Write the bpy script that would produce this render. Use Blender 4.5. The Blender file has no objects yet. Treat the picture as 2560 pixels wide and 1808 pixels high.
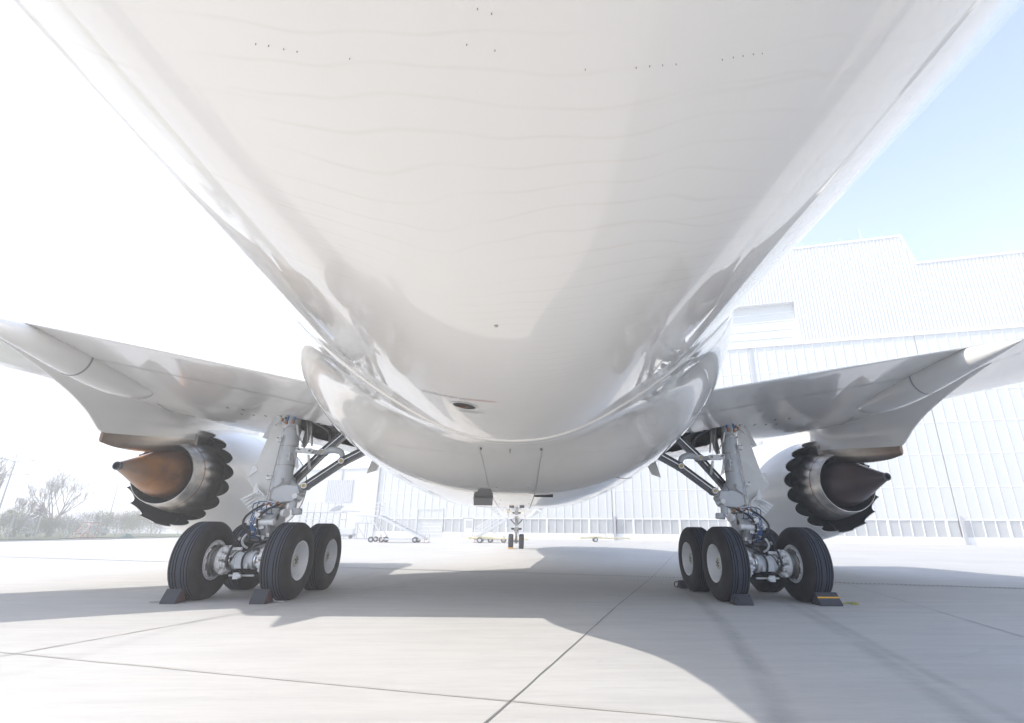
import bpy, math, random
from mathutils import Vector, Matrix, noise
R = math.radians
S = bpy.context.scene
COL = S.collection
# ------------------------------------------------------------------ camera
cd = bpy.data.cameras.new("camera"); cam = bpy.data.objects.new("camera", cd); COL.objects.link(cam)
cd.sensor_fit = 'HORIZONTAL'; cd.sensor_width = 36; cd.lens = 16.973
cd.shift_x = -0.02866; cd.shift_y = 0.01452; cd.clip_start = 0.05; cd.clip_end = 3000
_r = Vector((0.99890931, -0.04583261, 0.00891946)); _u = Vector((-0.02244499, -0.30382405, 0.95246374)); _f = Vector((0.04094395, 0.95162509, 0.30452138))
cam.matrix_world = Matrix(((_r.x, _u.x, -_f.x, 0.12546), (_r.y, _u.y, -_f.y, -10.58423), (_r.z, _u.z, -_f.z, 1.23067), (0, 0, 0, 1)))
S.camera = cam
# ------------------------------------------------------------------ light
SUN_EL, SUN_AZ = 39.3, 268.0       # azimuth measured from +Y (north) towards +X: the sun stands to the left
w = bpy.data.worlds.new("World"); S.world = w; w.use_nodes = True
nt = w.node_tree; bg = nt.nodes["Background"]
sky = nt.nodes.new("ShaderNodeTexSky"); sky.sky_type = 'NISHITA'; sky.sun_disc = False
sky.sun_elevation = R(SUN_EL); sky.sun_rotation = R(SUN_AZ); sky.air_density = 1.0; sky.dust_density = 1.3; sky.ozone_density = 1.0
nt.links.new(sky.outputs[0], bg.inputs[0]); bg.inputs[1].default_value = 0.15
sl = bpy.data.lights.new("sun", 'SUN'); sl.energy = 3.0; sl.angle = R(0.5); sl.color = (1.0, 0.945, 0.86)
so = bpy.data.objects.new("sun", sl); COL.objects.link(so)
sd = Vector((math.sin(R(SUN_AZ)) * math.cos(R(SUN_EL)), math.cos(R(SUN_AZ)) * math.cos(R(SUN_EL)), math.sin(R(SUN_EL))))
so.rotation_euler = (-sd).to_track_quat('-Z', 'Y').to_euler(); so.location = (-60, 0, 60)
S.view_settings.view_transform = 'Standard'; S.view_settings.look = 'None'
S.view_settings.gamma = 1; S.view_settings.exposure = 1.30
S.render.engine = 'CYCLES'; S.cycles.max_bounces = 8; S.cycles.diffuse_bounces = 4; S.cycles.glossy_bounces = 4
S.cycles.volume_bounces = 1; S.cycles.use_denoising = True; S.cycles.volume_step_rate = 1.0
HAZE = 0.0046

# ------------------------------------------------------------------ helpers
class MB:
    def __init__(s): s.v = []; s.f = []; s.m = []; s.mat = 0
    def add(s, vs, fs):
        n = len(s.v); s.v += [tuple(v) for v in vs]; s.f += [tuple(i + n for i in f) for f in fs]; s.m += [s.mat] * len(fs); return s
    def box(s, c, d, rot=None, taper=1.0):
        x, y, z = d[0] / 2, d[1] / 2, d[2] / 2; t = taper
        vs = [Vector(p) for p in ((-x, -y, -z), (x, -y, -z), (x, y, -z), (-x, y, -z), (-x * t, -y * t, z), (x * t, -y * t, z), (x * t, y * t, z), (-x * t, y * t, z))]
        if rot is not None:
            vs = [rot @ v for v in vs]
        c = Vector(c)
        return s.add([v + c for v in vs], [(3, 2, 1, 0), (4, 5, 6, 7), (0, 1, 5, 4), (1, 2, 6, 5), (2, 3, 7, 6), (3, 0, 4, 7)])
    def beam(s, a, b, wd, th, up=(0, 0, 1)):
        a, b = Vector(a), Vector(b); d = (b - a); L = d.length; d.normalize(); u = Vector(up)
        if abs(d.dot(u)) > .98: u = Vector((0, 1, 0))
        x = d.cross(u).normalized(); z = x.cross(d)
        M = Matrix((x, d, z)).transposed()
        return s.box((a + b) / 2, (wd, L, th), M)
    def tube(s, pts, r, n=8, cap=True, smooth=0):
        P = [Vector(p) for p in pts]
        if smooth and len(P) > 2:
            Q = []
            for i in range(len(P) - 1):
                p0, p1, p2, p3 = P[max(i - 1, 0)], P[i], P[i + 1], P[min(i + 2, len(P) - 1)]
                for k in range(smooth):
                    t = k / smooth
                    Q.append(.5 * ((2 * p1) + (p2 - p0) * t + (2 * p0 - 5 * p1 + 4 * p2 - p3) * t * t + (3 * p1 - p0 - 3 * p2 + p3) * t ** 3))
            Q.append(P[-1])
            if not isinstance(r, (int, float)):
                rr = []
                for i in range(len(P) - 1):
                    for k in range(smooth): rr.append(r[i] + (r[i + 1] - r[i]) * k / smooth)
                r = rr + [r[-1]]
            P = Q
        rs = [r] * len(P) if isinstance(r, (int, float)) else list(r)
        vs = []; x = None
        for i, p in enumerate(P):
            d = (P[min(i + 1, len(P) - 1)] - P[max(i - 1, 0)]).normalized()
            if x is None:
                x = d.cross(Vector((0, 0, 1)))
                if x.length < .05: x = d.cross(Vector((0, 1, 0)))
            x = (x - d * x.dot(d)).normalized(); y = d.cross(x)
            vs += [p + (x * math.cos(2 * math.pi * k / n) + y * math.sin(2 * math.pi * k / n)) * rs[i] for k in range(n)]
        fs = [(i * n + k, i * n + (k + 1) % n, (i + 1) * n + (k + 1) % n, (i + 1) * n + k) for i in range(len(P) - 1) for k in range(n)]
        if cap: fs += [tuple(range(n - 1, -1, -1)), tuple((len(P) - 1) * n + k for k in range(n))]
        return s.add(vs, fs)
    def lathe(s, prof, c, axis, n=32, a0=0, a1=360, flip=False, closed=False):
        """prof: list of (a, r) along axis"""
        c = Vector(c); d = Vector(axis).normalized()
        x = d.cross(Vector((0, 0, 1)))
        if x.length < .05: x = Vector((1, 0, 0))
        x.normalize(); y = d.cross(x); full = abs(a1 - a0) >= 359.9
        m = n if full else n + 1; vs = []
        for a, r in prof:
            for k in range(m):
                t = R(a0 + (a1 - a0) * k / n)
                vs.append(c + d * a + (x * math.cos(t) + y * math.sin(t)) * r)
        fs = []; L = len(prof)
        for i in range(L if closed else L - 1):
            j = (i + 1) % L
            for k in range(n):
                q = (k + 1) % m
                f = (i * m + k, i * m + q, j * m + q, j * m + k)
                fs.append(f[::-1] if flip else f)
        return s.add(vs, fs)
    def prism(s, poly, vec, hole=None):
        """extrude a planar polygon along vec"""
        P = [Vector(p) for p in poly]; v = Vector(vec); n = len(P)
        return s.add(P + [p + v for p in P], [tuple(range(n - 1, -1, -1)), tuple(range(n, 2 * n))] + [(i, (i + 1) % n, n + (i + 1) % n, n + i) for i in range(n)])
    def grid(s, rows, closed=False, skip=None):
        n = len(rows[0]); vs = [p for r in rows for p in r]; fs = []
        for i in range(len(rows) - 1):
            for k in range(n if closed else n - 1):
                if skip and skip(i, k): continue
                fs.append((i * n + k, i * n + (k + 1) % n, (i + 1) * n + (k + 1) % n, (i + 1) * n + k))
        return s.add(vs, fs)
    def build(s, name, mats, parent=None, smooth=40, mirror=1, label=None, cat=None, group=None, kind=None, fixn=True, bevel=0):
        me = bpy.data.meshes.new(name)
        vs = s.v; fs = s.f
        if mirror < 0:
            vs = [(-v[0], v[1], v[2]) for v in vs]; fs = [f[::-1] for f in fs]
        me.from_pydata(vs, [], fs)
        if not isinstance(mats, (list, tuple)): mats = [mats]
        for m in mats: me.materials.append(m)
        if len(mats) > 1: me.polygons.foreach_set("material_index", s.m)
        if fixn:
            import bmesh
            bm = bmesh.new(); bm.from_mesh(me); bmesh.ops.recalc_face_normals(bm, faces=bm.faces); bm.to_mesh(me); bm.free()
        if smooth:
            me.polygons.foreach_set("use_smooth", [True] * len(me.polygons)); me.set_sharp_from_angle(angle=R(smooth))
        me.update()
        o = bpy.data.objects.new(name, me); COL.objects.link(o)
        if parent is not None: put(o, parent)
        if bevel:
            b = o.modifiers.new("bevel", 'BEVEL'); b.width = bevel; b.segments = 2; b.limit_method = 'ANGLE'
        tag(o, label, cat, group, kind)
        return o
ROOTLOC = {}
def put(o, parent):
    o.parent = parent
    loc = ROOTLOC.get(parent.name, Vector((0, 0, 0)))
    o.matrix_parent_inverse = Matrix.Translation(-loc)
    ROOTLOC[o.name] = Vector((0, 0, 0))
def tag(o, label=None, cat=None, group=None, kind=None):
    if label: o["label"] = label
    if cat: o["category"] = cat
    if group: o["group"] = group
    if kind: o["kind"] = kind
def empty(name, loc, label, cat, group=None):
    o = bpy.data.objects.new(name, None); o.empty_display_size = .3; COL.objects.link(o); o.location = loc
    ROOTLOC[o.name] = Vector(loc); tag(o, label, cat, group); return o
def lerp(a, b, t): return a + (b - a) * t
def sm(t): t = max(0, min(1, t)); return t * t * (3 - 2 * t)
def interp(x, T):
    if x <= T[0][0]: return T[0][1]
    for (a, b), (c, d) in zip(T, T[1:]):
        if x <= c: return lerp(b, d, (x - a) / (c - a))
    return T[-1][1]
def interps(x, T):   # smooth (catmull-rom) interpolation
    if x <= T[0][0]: return T[0][1]
    if x >= T[-1][0]: return T[-1][1]
    for i in range(len(T) - 1):
        x1, y1 = T[i]; x2, y2 = T[i + 1]
        if x <= x2:
            x0, y0 = T[max(i - 1, 0)]; x3, y3 = T[min(i + 2, len(T) - 1)]
            m1 = (y2 - y0) / (x2 - x0); m2 = (y3 - y1) / (x3 - x1); h = x2 - x1; t = (x - x1) / h
            return (2 * t ** 3 - 3 * t * t + 1) * y1 + (t ** 3 - 2 * t * t + t) * h * m1 + (-2 * t ** 3 + 3 * t * t) * y2 + (t ** 3 - t * t) * h * m2

# ------------------------------------------------------------------ materials
def mat(name, col, rough=.5, metal=0, coat=0, coat_rough=.05, spec=.5, noise_amt=0, noise_scale=5, bump=0, bump_scale=20, alpha=1, trans=0):
    m = bpy.data.materials.new(name); m.use_nodes = True; N = m.node_tree; b = N.nodes["Principled BSDF"]
    b.inputs["Base Color"].default_value = (*col, 1); b.inputs["Roughness"].default_value = rough; b.inputs["Metallic"].default_value = metal
    b.inputs["Coat Weight"].default_value = coat; b.inputs["Coat Roughness"].default_value = coat_rough; b.inputs["Specular IOR Level"].default_value = spec
    if trans: b.inputs["Transmission Weight"].default_value = trans
    if noise_amt or bump:
        tc = N.nodes.new("ShaderNodeTexCoord")
    if noise_amt:
        nz = N.nodes.new("ShaderNodeTexNoise"); nz.inputs["Scale"].default_value = noise_scale; nz.inputs["Detail"].default_value = 6; nz.inputs["Roughness"].default_value = .65
        N.links.new(tc.outputs["Object"], nz.inputs["Vector"])
        mx = N.nodes.new("ShaderNodeMix"); mx.data_type = 'RGBA'
        mx.inputs[6].default_value = tuple(max(0, c * (1 - noise_amt)) for c in col) + (1,); mx.inputs[7].default_value = tuple(min(1, c * (1 + noise_amt)) for c in col) + (1,)
        N.links.new(nz.outputs["Fac"], mx.inputs[0]); N.links.new(mx.outputs[2], b.inputs["Base Color"])
    if bump:
        nb = N.nodes.new("ShaderNodeTexNoise"); nb.inputs["Scale"].default_value = bump_scale; nb.inputs["Detail"].default_value = 4
        N.links.new(tc.outputs["Object"], nb.inputs["Vector"])
        bp = N.nodes.new("ShaderNodeBump"); bp.inputs["Strength"].default_value = bump; bp.inputs["Distance"].default_value = .02
        N.links.new(nb.outputs["Fac"], bp.inputs["Height"]); N.links.new(bp.outputs[0], b.inputs["Normal"])
    return m
class NG:   # tiny node graph helper
    def __init__(s, m): s.N = m.node_tree; s.b = s.N.nodes["Principled BSDF"]
    def n(s, t, **kw):
        x = s.N.nodes.new(t)
        for k, v in kw.items():
            if k in ("operation", "data_type", "wave_type", "bands_direction", "wave_profile", "feature", "blend_type", "interpolation_type"): setattr(x, k, v)
            else: x.inputs[k].default_value = v
        return x
    def l(s, a, b): s.N.links.new(a, b)
    def math(s, op, a, b=None, c=None, clamp=False):
        x = s.N.nodes.new("ShaderNodeMath"); x.operation = op; x.use_clamp = clamp
        for i, q in enumerate((a, b, c)):
            if q is None: continue
            if isinstance(q, (int, float)): x.inputs[i].default_value = q
            else: s.l(q, x.inputs[i])
        return x.outputs[0]
    def mix(s, fac, a, b, blend='MIX'):
        x = s.N.nodes.new("ShaderNodeMix"); x.data_type = 'RGBA'; x.blend_type = blend
        for i, q in ((0, fac), (6, a), (7, b)):
            if isinstance(q, (int, float)): x.inputs[i].default_value = q
            elif isinstance(q, tuple): x.inputs[i].default_value = (*q, 1)
            else: s.l(q, x.inputs[i])
        return x.outputs[2]
    def ramp(s, v, lo, hi):
        x = s.N.nodes.new("ShaderNodeMapRange"); x.clamp = True
        x.inputs[1].default_value = lo; x.inputs[2].default_value = hi; s.l(v, x.inputs[0]); return x.outputs[0]
    def noise(s, vec, scale, detail=5, rough=.6, dist=0, sc3=None):
        if sc3:
            mp = s.N.nodes.new("ShaderNodeMapping"); mp.inputs["Scale"].default_value = sc3; s.l(vec, mp.inputs[0]); vec = mp.outputs[0]
        x = s.N.nodes.new("ShaderNodeTexNoise"); x.inputs["Scale"].default_value = scale; x.inputs["Detail"].default_value = detail
        x.inputs["Roughness"].default_value = rough; x.inputs["Distortion"].default_value = dist; s.l(vec, x.inputs["Vector"]); return x.outputs["Fac"]
    def bump(s, h, strength, dist=.02):
        x = s.N.nodes.new("ShaderNodeBump"); x.inputs["Strength"].default_value = strength; x.inputs["Distance"].default_value = dist
        s.l(h, x.inputs["Height"]); s.l(x.outputs[0], s.b.inputs["Normal"]); return x
    def pos(s):
        return s.N.nodes.new("ShaderNodeNewGeometry").outputs["Position"]
    def sep(s, v):
        x = s.N.nodes.new("ShaderNodeSeparateXYZ"); s.l(v, x.inputs[0]); return x.outputs

# fuselage: glossy white paint, faint tan drip lines running round the hull, slight waviness
M_fus = mat("hull_paint", (.86, .855, .84), rough=.22, coat=1.0, coat_rough=.02)
g = NG(M_fus); P = g.pos(); X, Y, Z = g.sep(P)[:3]
wv = g.noise(P, 1.0, 3, .5, 0, (.55, .5, .5))
yy = g.math('ADD', g.math('ADD', g.math('MULTIPLY', Y, 3.2), g.math('MULTIPLY', wv, 1.0)), g.math('MULTIPLY', g.noise(P, 1.1, 1, .5, 0, (.12, 1, .12)), 3.0))
fr = g.math('PINGPONG', yy, .5)
line = g.ramp(fr, .035, .0)
msk = g.ramp(g.noise(P, .55, 4, .6, 0, (1.2, .35, 1)), .42, .60)
fine = g.ramp(g.math('PINGPONG', g.math('ADD', g.math('MULTIPLY', Y, 9.0), g.math('MULTIPLY', wv, 9.0)), .5), .09, .0)
f1 = g.math('MULTIPLY', g.math('MULTIPLY', g.math('MULTIPLY', line, msk), g.ramp(g.math('ABSOLUTE', X), .3, 1.5)), .30)
f2 = g.math('MULTIPLY', g.math('MULTIPLY', fine, g.ramp(g.noise(P, 1.3, 3), .40, .62)), .14)
blot = g.math('MULTIPLY', g.ramp(g.noise(P, 2.2, 6, .7), .55, .8), .06)
c = g.mix(g.math('ADD', g.math('ADD', f1, f2), blot), (.915, .892, .85), (.60, .49, .37))
g.l(c, g.b.inputs["Base Color"])
g.bump(g.noise(P, .9, 2, .4, 0, (1, .5, 1)), .035, .05)
M_fair = mat("fairing_paint", (.85, .84, .82), rough=.14, coat=1.0, coat_rough=.005)
g = NG(M_fair); P = g.pos()
g.l(g.mix(g.math('MULTIPLY', g.ramp(g.noise(P, 3, 6, .7, 0, (1, .25, 1)), .5, .8), .12), (.905, .885, .845), (.56, .51, .44)), g.b.inputs["Base Color"])
g.bump(g.noise(P, 1.3, 2, .45, 0, (.6, 1.6, .6)), .05, .05)
M_wing = mat("wing_paint", (.72, .72, .72), rough=.2, coat=.55, spec=.35, coat_rough=.005)
g = NG(M_wing); P = g.pos()
g.l(g.mix(g.math('MULTIPLY', g.ramp(g.noise(P, 1.6, 6, .7), .5, .8), .15), (.78, .765, .735), (.60, .57, .51)), g.b.inputs["Base Color"])
g.bump(g.noise(P, 2.0, 2, .4, 0, (1, .5, 1)), .025, .04)
M_nac = mat("nacelle_paint", (.78, .78, .77), rough=.3, coat=.8, coat_rough=.05, noise_amt=.03, noise_scale=3)
M_seam = mat("seam_sealant", (.10, .10, .11), rough=.7)
M_seaml = mat("light_seam", (.33, .33, .34), rough=.6)
M_teal = mat("teal_livery", (.03, .17, .22), rough=.3, coat=1, coat_rough=.03)
M_gear = mat("gear_grey_paint", (.52, .54, .56), rough=.38, noise_amt=.12, noise_scale=9, bump=.05, bump_scale=60)
M_gearw = mat("white_actuator_paint", (.74, .74, .74), rough=.4, noise_amt=.15, noise_scale=20, bump=.2, bump_scale=60)
M_door = mat("gear_door_paint", (.60, .60, .58), rough=.4, coat=.3, noise_amt=.06, noise_scale=5)
M_chrome = mat("polished_steel", (.62, .61, .60), rough=.16, metal=1, noise_amt=.15, noise_scale=8)
M_steel = mat("dull_steel", (.40, .39, .38), rough=.38, metal=1, noise_amt=.25, noise_scale=14)
M_black = mat("black_composite", (.045, .048, .055), rough=.3, coat=.4, coat_rough=.15, noise_amt=.3, noise_scale=7)
M_dark = mat("dark_cavity", (.035, .035, .032), rough=.7, noise_amt=.4, noise_scale=6)
M_bay = mat("bay_primer", (.16, .16, .13), rough=.6, noise_amt=.45, noise_scale=4)
M_brass = mat("brass_bushing", (.36, .27, .09), rough=.4, metal=.7, noise_amt=.2, noise_scale=20)
M_copper = mat("copper_fitting", (.36, .17, .09), rough=.4, metal=.8, noise_amt=.2, noise_scale=20)
M_hose = mat("black_hose", (.018, .020, .026), rough=.45)
M_blue = mat("blue_hose", (.05, .13, .30), rough=.4)
M_rim = mat("rim_white", (.72, .73, .75), rough=.35, coat=.3, noise_amt=.10, noise_scale=10)
M_cap = mat("hub_cap_cream", (.50, .49, .43), rough=.5, noise_amt=.3, noise_scale=30)
M_tyre = mat("tyre_rubber", (.03, .03, .035), rough=.7, spec=.35)
g = NG(M_tyre); P = g.pos()
n1 = g.ramp(g.noise(P, 3.5, 6, .7), .35, .75); n2 = g.ramp(g.noise(P, 60, 3, .6), .4, .7)
g.l(g.mix(n1, g.mix(n2, (.010, .010, .013), (.018, .017, .021)), (.038, .034, .033)), g.b.inputs["Base Color"])
g.bump(g.noise(P, 90, 3), .25, .004)
M_tread = mat("tyre_tread", (.042, .048, .066), rough=.75, spec=.3, noise_amt=.3, noise_scale=30, bump=.15, bump_scale=90); M_groove = mat("tyre_groove", (.008, .008, .011), rough=.9, spec=.1)
# jet pipe metals
M_noz = mat("nozzle_metal", (.40, .385, .36), rough=.34, metal=.95)
g = NG(M_noz); P = g.pos()
g.l(g.mix(g.ramp(g.noise(P, 2.4, 5, .6), .35, .7), (.34, .33, .31), (.66, .63, .59)), g.b.inputs["Base Color"])
g.bump(g.noise(P, 3.0, 2, .5), .35, .03)
def cone_mat(nm, c1, c2, c3, c4):
    global g
    m_ = mat(nm, c1, rough=.36, metal=.45); g = NG(m_); P = g.pos(); X, Y, Z = g.sep(P)[:3]
    a_ = g.ramp(g.noise(P, 1.3, 3, .5), .35, .65); b_ = g.ramp(g.noise(P, 2.6, 3, .5), .58, .74)
    col_ = g.mix(g.math('MULTIPLY', b_, .5), g.mix(a_, c1, c2), c3)
    g.l(g.mix(g.math('MULTIPLY', g.ramp(g.math('ADD', Y, g.math('MULTIPLY', a_, .5)), 2.9, 2.2), .5), col_, c4), g.b.inputs["Base Color"])
    g.bump(g.noise(P, 70, 3), .10, .004); return m_
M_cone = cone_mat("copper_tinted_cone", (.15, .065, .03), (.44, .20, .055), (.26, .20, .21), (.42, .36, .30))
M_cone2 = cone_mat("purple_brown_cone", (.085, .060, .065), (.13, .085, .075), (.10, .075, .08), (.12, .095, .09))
M_heat = mat("heat_shield_metal", (.40, .34, .27), rough=.34, metal=.85)
g = NG(M_heat); P = g.pos(); X, Y, Z = g.sep(P)[:3]
t_ = g.ramp(g.math('ADD', Y, g.math('MULTIPLY', g.noise(P, 3, 4), 1.6)), 4.6, 1.6)
g.l(g.mix(t_, (.52, .48, .42), (.20, .13, .09)), g.b.inputs["Base Color"])
M_liner = mat("dark_liner", (.018, .019, .021), rough=.85, spec=.08, noise_amt=.25, noise_scale=30)
M_olive = mat("liner_primer", (.085, .095, .06), rough=.55, noise_amt=.25, noise_scale=20)
M_stripe = mat("yellow_stripe", (.80, .42, .03), rough=.55)
M_rope = mat("grey_rope", (.45, .45, .43), rough=.9); M_ropey = mat("yellow_green_rope", (.42, .40, .10), rough=.9)
M_chock = mat("chock_rubber", (.045, .048, .062), rough=.7, noise_amt=.3, noise_scale=25, bump=.3, bump_scale=60)
M_chockred = mat("red_chock_side", (.10, .045, .045), rough=.8, noise_amt=.5, noise_scale=18)
M_red = mat("red_lettering", (.50, .24, .22), rough=.6); M_grey = mat("grey_lettering", (.24, .24, .25), rough=.6)
M_flap = mat("bare_flap_grey", (.27, .27, .265), rough=.45, noise_amt=.1)
M_slot = mat("slot_black", (.02, .02, .02), rough=.8)
# ground
M_con = mat("apron_concrete", (.5, .5, .48), rough=.85)
g = NG(M_con); P = g.pos(); X, Y, Z = g.sep(P)[:3]
base = g.mix(g.ramp(g.noise(P, .18, 5, .6), .3, .7), (.46, .45, .432), (.545, .535, .518))
brush = g.ramp(g.noise(P, 1.4, 8, .72, .3, (.35, 3.0, 1)), .42, .68)
base = g.mix(g.math('MULTIPLY', brush, .42), base, (.34, .335, .33))
brush2 = g.ramp(g.noise(P, 5.5, 6, .75, .2, (.45, 3.6, 1)), .50, .72)
base = g.mix(g.math('MULTIPLY', brush2, .40), base, (.33, .33, .335))
grain = g.ramp(g.noise(P, 26, 4, .7), .3, .8)
base = g.mix(g.math('MULTIPLY', grain, .22), base, (.52, .515, .50))
pits = g.ramp(g.noise(P, 5.5, 2, .5), .80, .84)
base = g.mix(g.math('MULTIPLY', pits, .6), base, (.16, .15, .14))
oil = g.ramp(g.noise(P, .8, 3, .6, 1.0), .70, .76)
base = g.mix(g.math('MULTIPLY', oil, .28), base, (.24, .235, .23))
slab = g.n('ShaderNodeTexVoronoi', Scale=.17); g.l(P, slab.inputs['Vector'])
base = g.mix(g.math('MULTIPLY', g.sep(slab.outputs['Color'])[0], .10), base, (.40, .40, .40))
tan = g.ramp(g.noise(P, .45, 6, .75, .4, (.5, 1.6, 1)), .56, .78)
base = g.mix(g.math('MULTIPLY', tan, .30), base, (.46, .40, .33))
# tyre marks: x = a + b*Y + c*Y^2 bands
def track(a, b, c, wd, amt, base, y0, y1):
    xc = g.math('ADD', g.math('ADD', g.math('MULTIPLY', Y, b), a), g.math('MULTIPLY', g.math('MULTIPLY', Y, Y), c))
    d = g.math('ABSOLUTE', g.math('SUBTRACT', X, xc))
    m = g.math('MULTIPLY', g.ramp(d, wd, wd * .25), g.math('MULTIPLY', g.ramp(Y, y1, y1 - 1.5), amt))
    m = g.math('MULTIPLY', m, g.ramp(g.noise(P, 2.5, 5, .7, 0, (1, .5, 1)), .25, .7))
    return g.mix(m, base, (.13, .13, .14))
base = track(3.72, .18, -.011, .17, .42, base, -30, 1.2)
base = track(5.33, .215, -.012, .15, .36, base, -30, -.2)
base = track(5.70, .33, .004, .10, .34, base, -30, -.6)
base = track(-4.2, .02, .002, .16, .12, base, -30, 9)
g.l(base, g.b.inputs["Base Color"])
g.bump(g.math('ADD', g.math('MULTIPLY', g.noise(P, 60, 4, .7), .5), brush), .28, .006)
M_joint = mat("joint_sealant", (.18, .175, .165), rough=.9, noise_amt=.5, noise_scale=3)
M_jointl = mat("worn_joint_edge", (.43, .41, .38), rough=.9, noise_amt=.4, noise_scale=4)
M_drain = mat("cast_iron_grate", (.10, .10, .10), rough=.7)
M_grass = mat("verge_grass", (.10, .12, .035), rough=.95, noise_amt=.6, noise_scale=1.5)
M_leaf = mat("bud_leaf", (.24, .24, .10), rough=.8, noise_amt=.4, noise_scale=2)
M_leafd = mat("evergreen_leaf", (.055, .075, .04), rough=.8, noise_amt=.4, noise_scale=2)
M_bark = mat("bark", (.27, .24, .21), rough=.9, noise_amt=.3)
M_hill = mat("far_hill", (.10, .13, .09), rough=1)
# hangar
M_clad = mat("white_cladding", (.64, .64, .64), rough=.45, noise_amt=.02, noise_scale=.4)
M_poly = mat("pale_glazing", (.60, .615, .60), rough=.22, coat=.6, coat_rough=.08, noise_amt=.05, noise_scale=.12)
M_frame = mat("white_frame", (.82, .82, .82), rough=.4)
M_glass = mat("dark_window_glass", (.42, .43, .43), rough=.03, spec=.9, coat=.6, coat_rough=.02)
M_post = mat("grey_post", (.42, .43, .45), rough=.5)
M_wht = mat("white_equipment_paint", (.78, .78, .77), rough=.45, noise_amt=.05, noise_scale=3)
M_yel = mat("towbar_yellow", (.80, .70, .40), rough=.45, noise_amt=.08)
M_redp = mat("red_ladder_paint", (.40, .18, .14), rough=.5, noise_amt=.15)
M_galv = mat("galvanised_steel", (.40, .41, .43), rough=.5, metal=.4)
M_rubber = mat("small_tyre_rubber", (.05, .05, .05), rough=.8)
M_tarp = mat("green_tarpaulin", (.03, .12, .10), rough=.6, noise_amt=.2)
M_car1 = mat("silver_car_paint", (.45, .46, .48), rough=.3, metal=.3, coat=1); M_car2 = mat("white_van_paint", (.75, .75, .75), rough=.3, coat=1); M_car3 = mat("blue_car_paint", (.05, .08, .16), rough=.3, coat=1)

# ------------------------------------------------------------------ ground
m = MB(); m.add([(-600, -600, 0), (600, -600, 0), (600, 600, 0), (-600, 600, 0)], [(0, 1, 2, 3)]); m.build("apron_ground", M_con, smooth=0, kind="structure", fixn=False)
m = MB(); m.add([(-600, 18, .02), (-41.6, 18, .02), (-41.0, 92, .02), (-600, 120, .02)], [(0, 1, 2, 3)]); m.build("grass_verge", M_grass, smooth=0, kind="structure", fixn=False)
def strip(mb, pts, wd, z=.004, jit=0, seed=1):
    rnd = random.Random(seed); Q = []
    for (x0, y0), (x1, y1) in zip(pts, pts[1:]):
        L = math.hypot(x1 - x0, y1 - y0); n = max(1, int(L / .35)) if jit else 1
        for k in range(n): Q.append((lerp(x0, x1, k / n), lerp(y0, y1, k / n)))
    Q.append(pts[-1]); rows = []
    for i, (x, y) in enumerate(Q):
        a, b = Q[max(i - 1, 0)], Q[min(i + 1, len(Q) - 1)]; dx, dy = b[0] - a[0], b[1] - a[1]; L = math.hypot(dx, dy)
        nx, ny = -dy / L, dx / L; j = rnd.uniform(-jit, jit); h = wd / 2 * (1 + (rnd.uniform(-.4, .4) if jit else 0))
        rows.append([(x + nx * (h + j), y + ny * (h + j), z), (x - nx * (h - j), y - ny * (h - j), z)])
    mb.grid(rows)
m = MB()
# slabs are laid at about 17 degrees to the aircraft
strip(m, [(-3.2, -15.5), (-.06, -6.78), (.78, -4.48), (1.77, -1.74), (4.24, 4.83), (10.67, 22.94), (24, 58)], .015, jit=.004)
strip(m, [(-9.5, -16), (-4.94, -4.82), (-2.77, .62), (-.7, 5.7), (4, 18), (17, 54)], .007, jit=.003, seed=2)
strip(m, [(4.2, -12), (6.55, -4.05), (8.86, 3.37), (14, 18), (26, 54)], .010, jit=.003, seed=3)
strip(m, [(-12.5, -9.5), (-8.69, -1.14), (-7.62, 1.05), (-5.4, 7.2), (2, 26), (12, 54)], .010, jit=.003, seed=4)
for k in (-3, -2, -1, 3, 4, 5, 6):
    x = .6 + 5.6 * k * 1.05; strip(m, [(x - 3, -15), (x + 17, 45)], .012, jit=.003, seed=10 + k)
for k, y in enumerate((19, 31.5, 44)):
    strip(m, [(-40, y + 12), (60, y - 17)], .05, jit=.01, seed=30 + k)
m.build("slab_joints", M_joint, smooth=0, kind="structure", fixn=False)
m = MB(); strip(m, [(-16, -1.6), (-4.92, -4.86), (-2.22, -5.67), (.06, -6.35), (1.56, -6.78), (8, -8.7)], .014, jit=.006, seed=7)
m.build("worn_joint", M_jointl, smooth=0, kind="structure", fixn=False)
m = MB(); strip(m, [(-16, -1.59), (-4.92, -4.85), (-2.22, -5.66), (.06, -6.34), (1.56, -6.77), (8, -8.69)], .003, z=.008, jit=.004, seed=8)
m.build("slab_joint_core", M_joint, smooth=0, kind="structure", fixn=False)
# slotted drain channel
dr = empty("drain_channel", (5, 4.9, 0), "narrow slotted drain grate crossing the apron behind the right wheels", "drain")
m = MB(); A0 = Vector((-26, 13.2, 0)); A1 = Vector((36, -5.6, 0)); dd = (A1 - A0).normalized(); nn = Vector((-dd.y, dd.x, 0))
strip(m, [A0.xy[:], A1.xy[:]], .17, z=.005); m.build("frame", M_post, dr, smooth=0, fixn=False)
m = MB(); L = (A1 - A0).length; k = 0
while k < L:
    c_ = A0 + dd * k; a = .035; m.add([c_ - nn * .06 + Vector((0, 0, .009)), c_ + dd * .045 - nn * .06 + Vector((0, 0, .009)), c_ + dd * .045 + nn * .06 + Vector((0, 0, .009)), c_ + nn * .06 + Vector((0, 0, .009))], [(0, 1, 2, 3)]); k += .10
m.build("grate_slots", M_slot, dr, smooth=0, fixn=False)

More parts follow.
